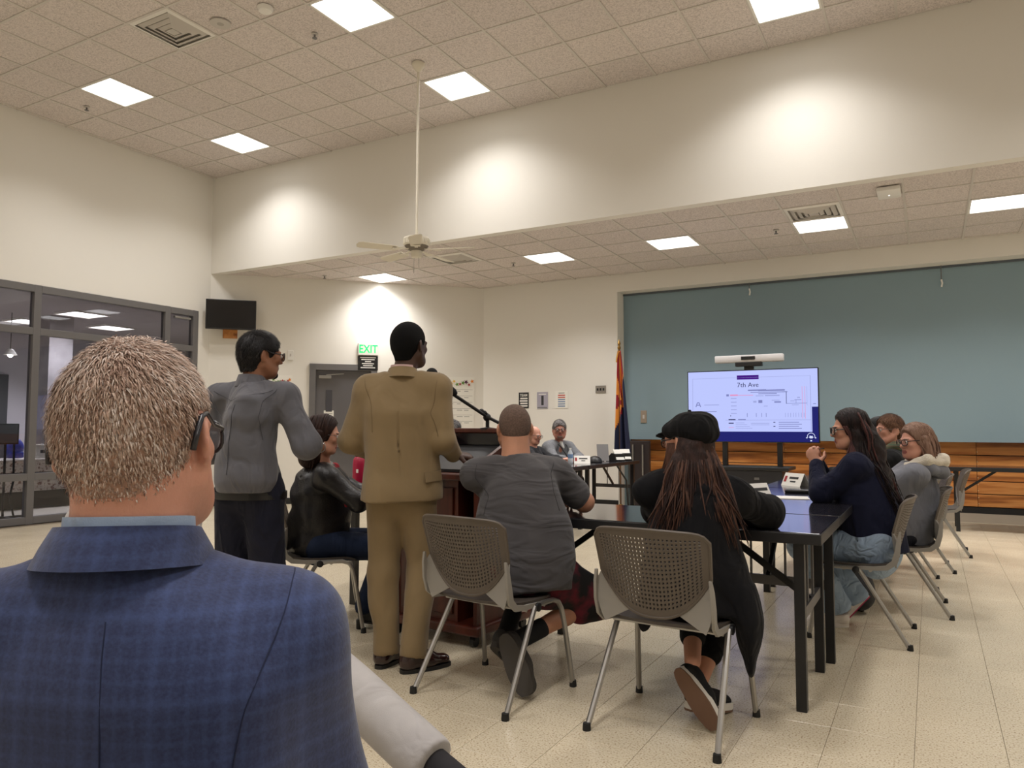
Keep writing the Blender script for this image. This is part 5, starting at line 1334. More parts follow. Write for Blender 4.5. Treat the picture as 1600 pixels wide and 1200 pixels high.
HBZ = hairm('hair_buzz', (84, 68, 58), (112, 92, 80), .8)

def body_ops(S, J, yaw, rs=1.0, arms=True, legs=True, neck=.054, nk=None):
    sd, fw = dirs(yaw); pel, nb = np.array(J['pel'], float), np.array(J['nb'], float); mid = (pel+nb)/2
    S.cone(pel, mid, .115*rs, .12*rs, .05, (fw, .8)); S.cone(mid, nb-Zv*.12, .12*rs, .11*rs, .05, (fw, .75))
    H = J['H']; S.cone(nb-Zv*.05, H(0, -.022, -.055), neck*1.08, neck, .03)
    for q in 'LR':
        sh, el, wr = (np.array(J[n+q], float) for n in ('sh', 'el', 'wr'))
        S.cone(nb-Zv*.08, sh, .05, .045, .04); S.cone(sh, el, .043, .037, .02); S.cone(el, wr, .037, .025, .02)
        if legs:
            hp, kn, an = (np.array(J[n+q], float) for n in ('hip', 'kn', 'an'))
            S.cone(hp, kn, .072, .05, .03); S.cone(kn, kn*.6+an*.4, .048, .05, .02); S.cone(kn*.6+an*.4, an, .05, .034, .02)
def trouser_ops(S, J, yaw, r=(.105, .078, .058), hipw=.14, k=.05, top=None):
    sd, fw = dirs(yaw); pel = np.array(J['pel'], float)
    S.cone(pel-sd*.05, pel+sd*.05, hipw*.93, hipw*.93, .05, (fw, .92))
    if top is not None: S.cone(pel, top, hipw*1.2, hipw*1.15, .04, (fw, .74))
    for q in 'LR':
        hp, kn, an = (np.array(J[n+q], float) for n in ('hip', 'kn', 'an'))
        S.cone(hp, kn, r[0], r[1], k); S.cone(kn, an, r[1]*.98, r[2], .025)
def hem(S, kn, an, r=.10):
    kn, an = np.array(kn, float), np.array(an, float); d = unit(an-kn); S.cone(an+d*(r+.005), an+d*.3, r, r, .004, None, 's')
def top_ops(S, J, yaw, st, n=2.4, r=(.064, .054, .042), k=.035, sleeve='long', short=.62):
    S.loft(st, yaw, .03, n); nb = np.array(J['nb'], float)
    for q in 'LR':
        sh, el, wr = (np.array(J[m]+0., float) if False else np.array(J[m], float) for m in ('sh'+q, 'el'+q, 'wr'+q))
        S.cone(nb*.45+sh*.55-Zv*.012, sh, r[0]*.95, r[0], .04)
        if sleeve == 'long': S.cone(sh, el, r[0], r[1], k); S.cone(el, wr, r[1], r[2], .02)
        elif sleeve == 'short': S.cone(sh, sh+(el-sh)*short, r[0], r[1]*1.12, k)
def stack(pts): return pts
def lerp(a, b, t): return np.array(a, float)*(1-t)+np.array(b, float)*t
def torso(pel, nb, rows, back=0.):
    """rows: (t, half width, front, back) along pelvis -> neck base"""
    return [(lerp(pel, nb, t), a, f, b) for t, a, f, b in rows]

# ================================================================== 1 man in the blue blazer, foreground
P = person(-.78, .53, 'grey haired man in a blue plaid blazer seated closest to the camera')
yaw = 38; sd, fw = dirs(yaw); ro = np.array([-.78, .53, 0])
c = lambda u, v, z: ro+sd*u+fw*v+Zv*z
H = Frame((-.800, .556, 1.207), 31, -2, -6, .92)
J = dict(pel=c(0, -.02, .5), nb=c(0, .0, 1.085), H=H, shL=c(-.165, 0, .99), shR=c(.165, 0, .99), elL=c(-.22, .05, .75), elR=c(.22, .05, .75), wrL=c(-.10, .30, .64), wrR=c(.10, .30, .64),
         hipL=c(-.09, 0, .5), hipR=c(.09, 0, .5), knL=c(-.12, .45, .52), knR=c(.12, .45, .52), anL=c(-.12, .42, .1), anR=c(.12, .42, .1))
S = SDF(.005); body_ops(S, J, yaw, .85, neck=.050); head_ops(S, H, 1.02); S.cone(c(0, .0, 1.04), H(0, -.045, -.05), .056, .051, .03)
hand_ops(S, J['wrL'], fw+sd*.5, -Zv, 1); hand_ops(S, J['wrR'], fw-sd*.5, -Zv, -1)
S.build('body', [SK_P, M_lip, HG], P, lip_color(H)); eyes(P, H)
S = SDF(.0065)
st = [(c(0, 0, .44), .19, .14, .12), (c(0, 0, .65), .19, .14, .11), (c(0, 0, .85), .205, .14, .118), (c(0, 0, .96), .205, .12, .116), (c(0, 0, 1.035), .16, .09, .096), (c(0, 0, 1.078), .074, .062, .074)]
top_ops(S, J, yaw, st, 2.3, (.060, .060, .046), .05)
S.folds(.0028, 20, 5, (1, 1, .5)); jk = S.build('blazer', M_plaid, P)
M_seam = mat('seam_navy', (24, 32, 62), .9)
seam(jk, P, [c(0, -.2, .5), c(0, -.2, .8), c(0, -.2, .98), c(0, -.16, 1.06)], M_seam, .0008)
for q in (-1, 1): seam(jk, P, [c(q*.188, .0, 1.1), c(q*.182, -.08, 1.04), c(q*.166, -.16, .95), c(q*.162, -.2, .86), c(q*.165, -.2, .70)], M_seam, .001)
ring_band(P, 'blazer_collar', M_plaid, c(0, .002, 0), sd, fw, .074, .077, .094, .104, 1.080, 1.121, .006, (-125, 125), 48, .045)
ring_band(P, 'shirt_collar', cloth('shirt_pale_blue', (168, 190, 222), .7), c(0, .004, 0), sd, fw, .066, .068, .068, .072, 1.07, 1.129, .004, (-150, 150), 40, .03)
S = SDF(.012); trouser_ops(S, J, yaw); S.build('trousers', cloth('navy_wool', (34, 38, 58)), P)
for q, s_ in (('L', -1), ('R', 1)): a = J['an'+q]; shoe(P, (a[0]-fw[0]*.05, a[1]-fw[1]*.05, 0), (a[0]+fw[0]*.22, a[1]+fw[1]*.22, 0), (0, 0, 1), mat('shoe_black', (18, 17, 17), .3), M_black)
glasses(P, H, (34, 34, 40), .030, .024, .0026, .112, label='dark framed spectacles')
# cropped hair: scalp layer and short strands flowing from the crown
cap = hair_cap(P, H, mat('scalp_greying', (192, 152, 132), .8, noise=(45, (168, 134, 116), .25)), .004, [(.2, .3), (.12, .2), (.085, .075), (.05, .058), (.03, .042), (.012, .034), (.006, .0), (-.004, -.030), (-.03, -.036), (-.07, -.045), (-.082, -.3)], h=.005)
def cropped_strands(parent, H, cap_o, n, mats, seed=4, lmin=.003, lmax=.012, wmin=.00055, zlow=-.078, fade=.05):
    me = cap_o.data; rs = np.random.RandomState(seed); V = np.empty(len(me.vertices)*3, np.float32); me.vertices.foreach_get('co', V); V = V.reshape(-1, 3); N_ = np.empty(len(me.vertices)*3, np.float32); me.vertex_normals.foreach_get('vector', N_); N_ = N_.reshape(-1, 3)
    root = np.array(parent.location); L = H.inv(V+root); NL = N_ @ H.R
    d = np.linalg.norm((L-np.array((0, -.014, .034)))/np.array((.075, .096, .086)), axis=1)
    ok = (L[:, 2] > zlow) & ~((np.abs(L[:, 0]) > .058) & (L[:, 1] > -.040) & (L[:, 2] < .034))
    idx = np.nonzero(ok)[0]; pick = rs.choice(idx, n)
    P0 = L[pick]+rs.randn(n, 3)*.0025; nn = NL[pick]
    crown = np.array((.004, -.052, .128)); fl = P0-crown; fl += np.stack([-fl[:, 1], fl[:, 0], 0*fl[:, 0]], 1)*.22
    fl += np.stack([rs.randn(n)*.02, rs.randn(n)*.02, rs.randn(n)*.02], 1)
    fl -= nn*np.sum(fl*nn, 1)[:, None]; fl /= np.linalg.norm(fl, axis=1)[:, None]+1e-6
    zt = np.clip((P0[:, 2]+.08)/.16, 0, 1); ln = (lmin+(lmax-lmin)*zt)*(.75+.5*rs.rand(n))
    keep = rs.rand(n) < (.12+.88*np.clip((P0[:, 2]-zlow)/fade, 0, 1)); P0, nn, fl, ln = P0[keep], nn[keep], fl[keep], ln[keep]; n = len(P0)
    sdv = np.cross(fl, nn); wd = wmin*(1+.5*rs.rand(n))
    rows = []
    for t, up, w_ in ((0, -.001, 1.), (.5, .0014, .9), (1, .0014, .25)):
        c_ = P0+fl*(ln*t)[:, None]+nn*up
        rows += [c_-sdv*(wd*w_)[:, None], c_+sdv*(wd*w_)[:, None]]
    A = np.stack(rows, 1).reshape(-1, 3)*H.s @ H.R.T+H.c-root
    b = np.arange(n)[:, None]*6; F = np.concatenate([b+np.array([[0, 1, 3, 2]]), b+np.array([[2, 3, 5, 4]])], 1).reshape(-1, 4)
    m_ = bpy.data.meshes.new('hair_strands'); m_.from_pydata(A.tolist(), [], F.tolist())
    for q in mats: m_.materials.append(q)
    # grey at the sides, browner on the top
    pr = np.clip(.5+.25*rs.randn(n)+.18*np.sin(P0[:, 0]*60)*np.sin(P0[:, 2]*50+1), 0, .999); mi = (pr*len(mats)).astype(int); m_.polygons.foreach_set('material_index', np.repeat(mi, 2)); m_.update()
    o = link('hair_strands', m_, cap_o, 'stuff'); return o
cropped_strands(P, H, cap, 42000, [mat('strand_a', (146, 120, 106), .8, spec=.15), mat('strand_b', (174, 148, 132), .8, spec=.15), mat('strand_c', (196, 174, 159), .8, spec=.15), mat('strand_d', (214, 200, 190), .8, spec=.15)])

# ================================================================== 2 person hidden behind him: only the crossed grey trouser leg shows
P = person(-2.08, 1.48, 'person in pale grey trousers with crossed leg behind the blue blazer')
yaw = -87; sd, fw = dirs(yaw); ro = np.array([-2.08, 1.48, 0]); c = lambda u, v, z: ro+sd*u+fw*v+Zv*z
H = Frame(c(0, -.06, 1.19), -80)
J = dict(pel=c(0, 0, .5), nb=c(0, -.05, 1.03), H=H, shL=c(-.17, -.05, .95), shR=c(.17, -.05, .95), elL=c(-.19, -.06, .70), elR=c(.19, -.06, .70), wrL=c(-.1, .12, .64), wrR=c(.1, .12, .64),
         hipL=c(-.09, .02, .5), hipR=c(.09, .02, .5), knL=np.array((-1.56, 1.64, .57)), knR=c(.1, .44, .5), anL=np.array((-1.10, 1.565, .405)), anR=c(.08, .4, .1))
S = SDF(.009); body_ops(S, J, yaw, .62); head_ops(S, H); hand_ops(S, J['wrL'], fw, -Zv, 1); hand_ops(S, J['wrR'], fw, -Zv, -1); S.build('body', [SK_L, M_lip, HDB], P, lip_color(H)); eyes(P, H)
hair_cap(P, H, HDB, .012, h=.008)
M_pale = cloth('pale_grey_suit', (176, 172, 170), .7, crease=.3)
S = SDF(.010); top_ops(S, J, yaw, torso(J['pel'], J['nb'], [(-.05, .17, .11, .10), (.4, .17, .105, .10), (.75, .17, .095, .095), (.9, .14, .08, .08), (1, .06, .055, .06)]), r=(.05, .045, .04)); S.build('jacket', M_pale, P)
S = SDF(.007); trouser_ops(S, J, yaw, (.095, .072, .064), .13)
a, b = J['knL'], J['anL']; dd = unit(b-a); S.cut(b+dd*.015, dd)
S.groove([a+np.array((.0, -.05, .075)), lerp(a, b, .5)+np.array((.0, -.045, .068)), b+np.array((0, -.04, .058))], .003, .006); S.folds(.004, 20, 8); S.build('trousers', M_pale, P)
shoe(P, b+dd*.08+np.array((.03, .0, -.02)), b+dd*.13+np.array((.05, -.02, -.26)), (-.8, .1, .2), mat('shoe_dark', (28, 22, 22), .3), M_black); shoe(P, c(.08, .35, 0), c(.1, .62, 0), Zv, MATS['shoe_dark'], M_black)
S = SDF(.007); S.cone(b-dd*.02, b+dd*.10, .04, .042, .02); S.build('sock', mat('sock_dark', (30, 28, 32), .9), P)
chair(-2.08, 1.48, -87, 'taupe perforated chair under the person in pale grey trousers')

# ================================================================== 3 standing man in the grey shirt
P = person(-3.03, 2.71, 'standing man in a grey shirt and navy trousers wearing glasses')
yaw = 15; sd, fw = dirs(yaw); ro = np.array([-3.03, 2.71, 0]); c = lambda u, v, z: ro+sd*u+fw*v+Zv*z
H = Frame(c(.03, .03, 1.595), -20, -3, 0, 1.0)
J = dict(pel=c(0, 0, .92), nb=c(0, .0, 1.45), H=H, shL=c(-.185, 0, 1.375), shR=c(.185, 0, 1.375), elL=c(-.27, .02, 1.10), elR=np.array((-2.735, 2.80, 1.14)), wrL=c(-.2, .24, 1.06), wrR=np.array((-2.92, 2.98, 1.17)),
         hipL=c(-.08, 0, .88), hipR=c(.08, 0, .88), knL=c(-.105, .02, .48), knR=c(.105, .02, .48), anL=c(-.11, -.01, .08), anR=c(.11, -.01, .08))
S = SDF(.008); body_ops(S, J, yaw, neck=.058); head_ops(S, H); hand_ops(S, J['wrL'], fw, sd, 1); hand_ops(S, J['wrR'], fw-sd*.5, -sd, 1); S.build('body', [SK_B, M_lipb, HB], P, lip_color(H)); eyes(P, H)
cap = hair_cap(P, H, HB, .011, [(.2, .3), (.12, .2), (.095, .088), (.05, .066), (.02, .05), (-.005, .036), (-.045, .030), (-.05, -.024), (-.07, -.034), (-.092, -.05), (-.105, -.3)])
cropped_strands(P, H, cap, 9000, [mat('strand_black', (12, 11, 12), .5, spec=.3), mat('strand_black_b', (28, 25, 26), .5, spec=.3)], 5, .010, .026, .0011, -.1, .02)
glasses(P, H, (26, 26, 30), .027, .020, .0022, label='black framed spectacles')
S = SDF(.006); S.ell(H(0, .07, -.095), (.03, .026, .022), H.R, .01); S.build('beard', HB, P)
M_gs = cloth('grey_shirt', (96, 96, 103), .75, crease=.7, scale=6)
S = SDF(.0075); top_ops(S, J, yaw, [(c(0, 0, .905), .19, .16, .14), (c(0, 0, .955), .21, .172, .155), (c(0, 0, 1.12), .20, .155, .13), (c(0, 0, 1.28), .21, .14, .135), (c(0, 0, 1.385), .185, .10, .11), (c(0, 0, 1.455), .082, .066, .078)], 2.4, (.070, .066, .05), .045)
S.folds(.006, 17, 11, (1, 1, 1.3)); S.folds(.0035, 34, 12, (1, 1, .6), .9, 1.3); sh_ = S.build('shirt', M_gs, P); M_sm = mat('seam_grey', (58, 58, 64), .9)
seam(sh_, P, [c(0.0, -.3, 1.37), c(0, -.3, 1.2), c(0, -.3, 1.0)], M_sm, .0022, 'back_pleat'); seam(sh_, P, [c(-.17, -.1, 1.42), c(-.08, -.2, 1.38), c(.08, -.2, 1.38), c(.17, -.1, 1.42)], M_sm, .0014)
for q in (-1, 1): seam(sh_, P, [c(q*.20, -.02, 1.5), c(q*.19, -.15, 1.38), c(q*.18, -.2, 1.27), c(q*.19, -.15, 1.17)], M_sm, .0014)
ring_band(P, 'shirt_collar', M_gs, c(0, .0, 0), sd, fw, .068, .068, .084, .086, 1.435, 1.495, .005, (-150, 150), 36, .03)
S = SDF(.009); trouser_ops(S, J, yaw, (.100, .085, .07), .125, .04, c(0, 0, .96)); S.folds(.004, 18, 3); S.build('trousers', cloth('navy_trousers', (30, 32, 50), .8), P)
ring_band(P, 'belt', mat('belt_black', (16, 16, 18), .35), c(0, .008, 0), sd, fw, .188, .152, .188, .152, .868, .904, .006, (-180, 180), 48)
for q in 'LR': a = J['an'+q]; shoe(P, (a[0]-fw[0]*.06, a[1]-fw[1]*.06, 0), (a[0]+fw[0]*.22, a[1]+fw[1]*.22, 0), Zv, MATS['shoe_black'], M_black)

# ================================================================== 4 standing man in the tan suit
P = person(-2.42, 3.20, 'standing man in a tan suit speaking at the lectern')
yaw = 29; sd, fw = dirs(yaw); ro = np.array([-2.42, 3.17, 0]); c = lambda u, v, z: ro+sd*u+fw*v+Zv*z
H = Frame(c(.03, .035, 1.662), 2, 0, 0, 1.0)
J = dict(pel=c(0, 0, .90), nb=c(0, 0, 1.505), H=H, shL=c(-.18, 0, 1.43), shR=c(.18, 0, 1.43), elL=np.array((-2.665, 3.05, 1.155)), elR=np.array((-2.20, 3.235, 1.16)), wrL=np.array((-2.63, 3.30, 1.06)), wrR=np.array((-2.215, 3.345, 1.09)),
         hipL=c(-.082, 0, .88), hipR=c(.082, 0, .88), knL=c(-.095, .02, .48), knR=c(.115, .03, .48), anL=np.array((-2.475, 3.13, .09)), anR=np.array((-2.315, 3.14, .09)))
S = SDF(.007); body_ops(S, J, yaw, neck=.058); head_ops(S, H, 1.02, 1.05); hand_ops(S, J['wrR'], (.35, .9, -.2), (-.5, 0, -1), -1, 1.05, .45); hand_ops(S, J['wrL'], (.1, 1, -.2), (.3, 0, -1), 1, 1.05, .45)
S.build('body', [SK_D, mat('lip_dark', (84, 48, 44), .4), HB], P, lip_color(H)); eyes(P, H, (40, 28, 20))
hair_cap(P, H, mat('hair_black_fade', (10, 9, 10), .8, spec=.15, bump=(400, .5)), .007, [(.2, .3), (.12, .2), (.092, .078), (.05, .06), (.02, .048), (-.005, .036), (-.03, .030), (-.034, -.026), (-.06, -.034), (-.085, -.05), (-.1, -.3)])
M_tan = cloth('tan_suit', (134, 114, 82), .8, .95, crease=.22, scale=5)
S = SDF(.0065); top_ops(S, J, yaw, [(c(0, .0, .85), .215, .16, .17), (c(0, 0, .98), .20, .15, .15), (c(0, 0, 1.13), .188, .14, .13), (c(0, 0, 1.30), .205, .14, .138), (c(0, 0, 1.42), .19, .10, .118), (c(0, 0, 1.505), .085, .066, .082)], 2.5, (.070, .062, .048), .05)
S.groove([c(.03, -.2, .8), c(.03, -.165, .92), c(.02, -.145, 1.02)], .006, .006); S.groove([c(.02, -.145, 1.02), c(.0, -.132, 1.13), c(0, -.139, 1.28), c(0, -.11, 1.46)], .0025, .005)
S.cut(c(0, 0, .852), (0.03, 0, -1)); S.folds(.0035, 18, 21, (1, 1, .5)); sh_ = S.build('suit_jacket', M_tan, P)
for q in (-1, 1): seam(sh_, P, [c(q*.2, -.01, 1.55), c(q*.186, -.12, 1.45), c(q*.17, -.2, 1.33), c(q*.172, -.2, 1.2)], mat('seam_tan', (104, 86, 58), .9), .0014)
m = MB(); rt = Vector(P.location); fl = [Vector(c(u, v, z))-rt for u, v, z in ((.135, -.128, 1.0), (.205, -.04, 1.005), (.208, -.04, .955), (.14, -.133, .95))]; m.prism(fl, Vector(sd*.6-fw*.8)*.006); m.build('pocket_flap', M_tan, P)
ring_band(P, 'jacket_collar', M_tan, c(0, .004, 0), sd, fw, .073, .074, .098, .102, 1.492, 1.545, .006, (-120, 120), 36, .05)
ring_band(P, 'shirt_collar', cloth('shirt_pink', (222, 190, 190), .7), c(0, .004, 0), sd, fw, .066, .066, .068, .068, 1.49, 1.555, .004, (-160, 160), 36, .02)
S = SDF(.008); trouser_ops(S, J, yaw, (.100, .08, .068), .125, .04, c(0, 0, .95)); hem(S, J['knL'], J['anL']); hem(S, J['knR'], J['anR']); S.folds(.006, 20, 31, (.6, .6, 1), .05, .6); S.folds(.003, 14, 32); S.build('trousers', M_tan, P)
M_ox = mat('shoe_oxblood', (44, 22, 20), .22, coat=.4)
shoe(P, (-2.485, 3.07, 0), (-2.52, 3.35, 0), Zv, M_ox, M_black, .046); shoe(P, (-2.345, 3.075, 0), (-2.22, 3.33, 0), Zv, M_ox, M_black, .046)

# ================================================================== 5 woman in the leather jacket
P = person(-3.36, 3.55, 'seated woman in a black leather jacket with hoop earrings behind the tan suit')
yaw = -46; sd, fw = dirs(yaw); ro = np.array([-3.37, 3.57, 0]); c = lambda u, v, z: ro+sd*u+fw*v+Zv*z
H = Frame(c(.09, .02, 1.175), -52, -6, 0, .95)
J = dict(pel=c(0, 0, .5), nb=c(.06, .02, 1.005), H=H, shL=c(-.12, .03, .93), shR=c(.22, .03, .93), elL=c(-.13, .25, .80), elR=c(.25, .22, .78), wrL=c(-.02, .42, .83), wrR=c(.06, .40, .82),
         hipL=c(-.09, 0, .5), hipR=c(.09, 0, .5), knL=c(-.10, .42, .50), knR=c(.12, .42, .48), anL=c(-.12, .36, .12), anR=c(.16, .28, .14))
S = SDF(.007); body_ops(S, J, yaw, .95, neck=.048); head_ops(S, H, .95, .95, ears=False); hand_ops(S, J['wrL'], c(.05, .5, 0)-c(0, .42, 0)+Zv*.02, sd-Zv*.3, -1, .9, .6); hand_ops(S, J['wrR'], fw*.8-sd*.5+Zv*.3, -sd, 1, .9, .6)
S.build('body', [SK_L, M_lipd, HDB], P, lip_color(H)); eyes(P, H)
hair_cap(P, H, HDB, .018, [(.2, .3), (.12, .2), (.088, .078), (.05, .062), (.02, .05), (-.02, .036), (-.1, .02), (-.115, -.2)], puff=.004, ear=False)
S = SDF(.0075)
for q in (-1, 1): S.cone(H(q*.074, -.02, .02), H(q*.075, -.045, -.12), .026, .030, .04)
S.cone(H(0, -.06, .02), H(0, -.075, -.14), .08, .075, .04); S.folds(.004, 60, 9, (1, 1, .2)); S.build('hair', HDB, P)
rs = np.random.RandomState(2); paths = []
for k in range(70):
    a = rs.uniform(-2.2, 2.2); b0 = H(.088*math.sin(a), -.03-.09*math.cos(a), .05+.03*rs.randn()); e_ = H(.10*math.sin(a)+.012*rs.randn(), -.05-.09*math.cos(a), -.17+.03*rs.randn()); paths.append(([b0, lerp(b0, e_, .5)+(b0-H.c)*.12, e_], .008))
parted_locks(P, H, HDB, .017, 80, lambda q, y, rs: [H(q*.098, y*.5-.045, -.07), H(q*(.085+.02*rs.rand()), y*.4-.06, -.16+.03*rs.randn())], 5)
glasses(P, H, (120, 116, 118), .026, .021, .0016, label='thin spectacles', metal=.6)
for q in (-1, 1):
    m = MB(); rt = np.array(P.location); m.tube([tuple(H(q*.086, -.002+.028*math.sin(a), -.072+.032*math.cos(a))-rt) for a in np.linspace(0, 2*PI, 20)[:-1]], .003, 6, closed=True); m.build('hoop_earring', M_chrome, P, 'all')
M_lea = mat('black_leather', (22, 21, 23), .36, bump=(90, .25))
S = SDF(.0075); top_ops(S, J, yaw, torso(J['pel'], J['nb'], [(-.06, .19, .15, .15), (.3, .185, .15, .14), (.65, .18, .13, .13), (.86, .155, .09, .1), (1, .07, .06, .07)]), 2.4, (.066, .06, .045), .04); S.groove([c(-.1, -.12, .93), c(.06, -.13, .92), c(.2, -.09, .93)], .004, .008); S.folds(.006, 24, 41); S.build('leather_jacket', M_lea, P)
S = SDF(.006); S.cone(c(.06, .09, .98), c(.02, .17, .70), .03, .028, .02); S.cone(c(.12, .09, .98), c(.16, .16, .75), .014, .012, .01); S.build('red_scarf', cloth('scarf_red', (150, 24, 36)), P)
S = SDF(.009); trouser_ops(S, J, yaw, (.10, .075, .06), .135); S.folds(.003, 20, 2); S.build('jeans', cloth('dark_denim', (32, 46, 74)), P)
M_boot = mat('boot_black', (16, 16, 17), .4)
for q in 'LR':
    a = J['an'+q]; o = shoe(P, (a[0]-fw[0]*.05, a[1]-fw[1]*.05, .05), (a[0]+fw[0]*.19, a[1]+fw[1]*.19, .0), Zv, M_boot, M_boot, .038, .07, sole_t=.012, tall=.12, name='ankle_boot')
    m = MB(); rt = np.array(P.location); m.tube([tuple(a-fw*.03-rt-Zv*(a[2]-.055)), tuple(a-fw*.035-rt-Zv*(a[2]-.002))], [.022, .016], 10); m.build('heel', M_boot, o)

# ================================================================== 6 man in the grey T-shirt
P = person(-1.78, 3.30, 'heavy man in a dark grey T-shirt seated in front of the lectern')
yaw = 25; sd, fw = dirs(yaw)
pel, nb = np.array((-1.745, 3.30, .50)), np.array((-1.865, 3.40, 1.075))
H = Frame((-1.905, 3.455, 1.222), 33, -4, -2, 1.02)
J = dict(pel=pel, nb=nb, H=H, shL=nb-sd*.20+Zv*-.09, shR=nb+sd*.20+Zv*-.09, elL=(-2.04, 3.53, .85), elR=(-1.575, 3.60, .845), wrL=(-1.95, 3.76, .815), wrR=(-1.72, 3.80, .815),
         hipL=pel-sd*.11, hipR=pel+sd*.11, knL=(-1.95, 3.70, .48), knR=(-1.50, 3.56, .37), anL=(-1.86, 3.28, .20), anR=(-1.735, 3.17, .22))
S = SDF(.007); body_ops(S, J, yaw, 1.15, neck=.066); head_ops(S, H, 1.1, fat=.02); S.cone(np.array(J['shR']), J['elR'], .052, .05, .02); S.cone(J['elR'], J['wrR'], .05, .03, .02); S.cone(J['shL'], J['elL'], .052, .05, .02)
S.cone(nb-Zv*.04, H(0, -.05, -.06), .070, .060, .03); hand_ops(S, J['wrR'], (-.5, .5, 0), -Zv, -1); hand_ops(S, J['wrL'], (.5, .5, 0), -Zv, 1)
S.build('body', [SK_T, M_lip, HBZ], P, lip_color(H)); eyes(P, H)
hair_cap(P, H, mat('buzz_brown', (88, 70, 60), .85, noise=(120, (112, 90, 78), .2), bump=(500, .5)), .005, [(.2, .3), (.12, .2), (.085, .075), (.05, .058), (.02, .045), (-.01, .034), (-.045, .026), (-.05, -.026), (-.075, -.036), (-.087, -.05), (-.092, -.3)])
M_ts = cloth('charcoal_jersey', (76, 74, 76), .9, crease=.5, scale=5.5, stretch=(.5, .5, 1.5))
S = SDF(.008); top_ops(S, J, yaw, torso(pel, nb, [(-.14, .215, .17, .185), (.1, .25, .18, .195), (.35, .255, .17, .19), (.6, .235, .15, .165), (.82, .20, .13, .13), (.93, .14, .09, .1), (1, .085, .072, .08)]), 2.3, (.078, .072, .05), .05, 'short', .72)
S.groove([nb-fw*.15-Zv*.36+sd*.25, nb-fw*.2-Zv*.37+sd*.10, nb-fw*.2-Zv*.36], .006, .02); S.groove([nb-fw*.15-Zv*.46+sd*.25, nb-fw*.2-Zv*.47+sd*.12], .006, .02)
S.folds(.006, 15, 51, (.5, .5, 1.2)); S.folds(.003, 30, 52, (1, 1, .7), .7, 1.0); sh_ = S.build('t_shirt', M_ts, P)
for q in (-1, 1): seam(sh_, P, [nb+sd*q*.19+Zv*.02, nb+sd*q*.20-Zv*.06-fw*.15, nb+sd*q*.19-Zv*.16-fw*.2, nb+sd*q*.2-Zv*.26-fw*.2], mat('seam_charcoal', (40, 39, 41), .9), .0016)
ring_band(P, 'neckband', M_ts, nb+np.array((0, 0, -nb[2])), sd, fw, .076, .076, .082, .084, nb[2]-.03, nb[2]+.008, .006, (-180, 180), 36)
M_short = mat('maroon_print', (14, 13, 15), .85, noise=(9, (96, 16, 34), .07), bump=(300, .1))
S = SDF(.008); S.cone(pel-sd*.08, pel+sd*.08, .15, .15, .05)
for q, e2 in (('L', .97), ('R', .95)): hp, kn = np.array(J['hip'+q]), np.array(J['kn'+q]); S.cone(hp, lerp(hp, kn, e2), .125, .10, .05)
S.cone(J['knR']-Zv*.005, lerp(J['knR'], J['anR'], .18), .10, .09, .03); S.folds(.005, 22, 7); S.build('shorts', M_short, P)
M_sock = mat('sock_black', (18, 18, 19), .95)
M_sn = mat('sneaker_grey', (58, 55, 53), .8)
a = np.array(J['anR']); S = SDF(.006); S.cone(lerp(a, J['knR'], .3), a, .046, .043, .02); S.cone(a, a+np.array((.0, -.03, -.06)), .043, .045, .02); S.build('sock', M_sock, P)
shoe(P, (-1.762, 3.085, .27), (-1.615, 3.055, .022), (-.25, .9, .12), M_sn, mat('sole_grey', (70, 66, 62), .9), .052, .07, sole_t=.03, name='sneaker')
a = np.array(J['anL']); S = SDF(.006); S.cone(lerp(a, J['knL'], .3), a, .046, .043, .02); S.cone(a, a+np.array((.02, -.02, -.06)), .043, .045, .02); S.build('sock', M_sock, P)
shoe(P, (-1.88, 3.19, .17), (-1.80, 3.36, .02), (-.1, .4, .9), M_sn, MATS['sole_grey'], .05, .07, sole_t=.03, name='sneaker')
# ================================================================== 7 woman in the black cap
P = person(-.92, 3.24, 'woman in a black cap and black coat with long brown hair, back turned')
yaw = 15; sd, fw = dirs(yaw)
pel, nb = np.array((-.915, 3.24, .50)), np.array((-.935, 3.30, 1.03))
H = Frame((-.955, 3.325, 1.165), 62, -4, 0, .98)
J = dict(pel=pel, nb=nb, H=H, shL=nb-sd*.165-Zv*.085, shR=nb+sd*.185-Zv*.10, elL=(-1.15, 3.50, .84), elR=(-.655, 3.55, .845), wrL=(-1.02, 3.74, .82), wrR=(-.90, 3.76, .82),
         hipL=pel-sd*.09, hipR=pel+sd*.09, knL=(-1.03, 3.66, .50), knR=(-.83, 3.66, .50), anL=(-.905, 3.20, .24), anR=(-.90, 3.275, .13))
S = SDF(.0075); body_ops(S, J, yaw, 1, neck=.05); head_ops(S, H, .97); hand_ops(S, J['wrL'], (.5, .5, 0), -Zv, 1, .9); hand_ops(S, J['wrR'], (-.5, .5, 0), -Zv, -1, .9)
S.build('body', [SK_L, M_lip, HDB], P, lip_color(H)); eyes(P, H); glasses(P, H, (24, 24, 26), .027, .021, .0026, label='black framed spectacles')
M_coat = cloth('black_coat', (19, 19, 22), .95, 1.25)
S = SDF(.0075); top_ops(S, J, yaw, torso(pel, nb, [(-.1, .205, .18, .18), (.2, .21, .18, .17), (.5, .215, .17, .155), (.75, .205, .13, .135), (.9, .165, .095, .105), (1, .075, .068, .075)]), 2.4, (.072, .075, .056), .06)
a0, a1, a2 = np.array((-.745, 3.27, .60)), np.array((-.68, 3.235, .42)), np.array((-.665, 3.20, .285))
S.cone(a0, a1, .11, .10, .06, (sd, .5)); S.cone(a1, a2, .10, .055, .04, (sd, .28)); S.cone(np.array((-1.09, 3.2, .55)), np.array((-1.10, 3.17, .44)), .08, .07, .05, (sd, .4))
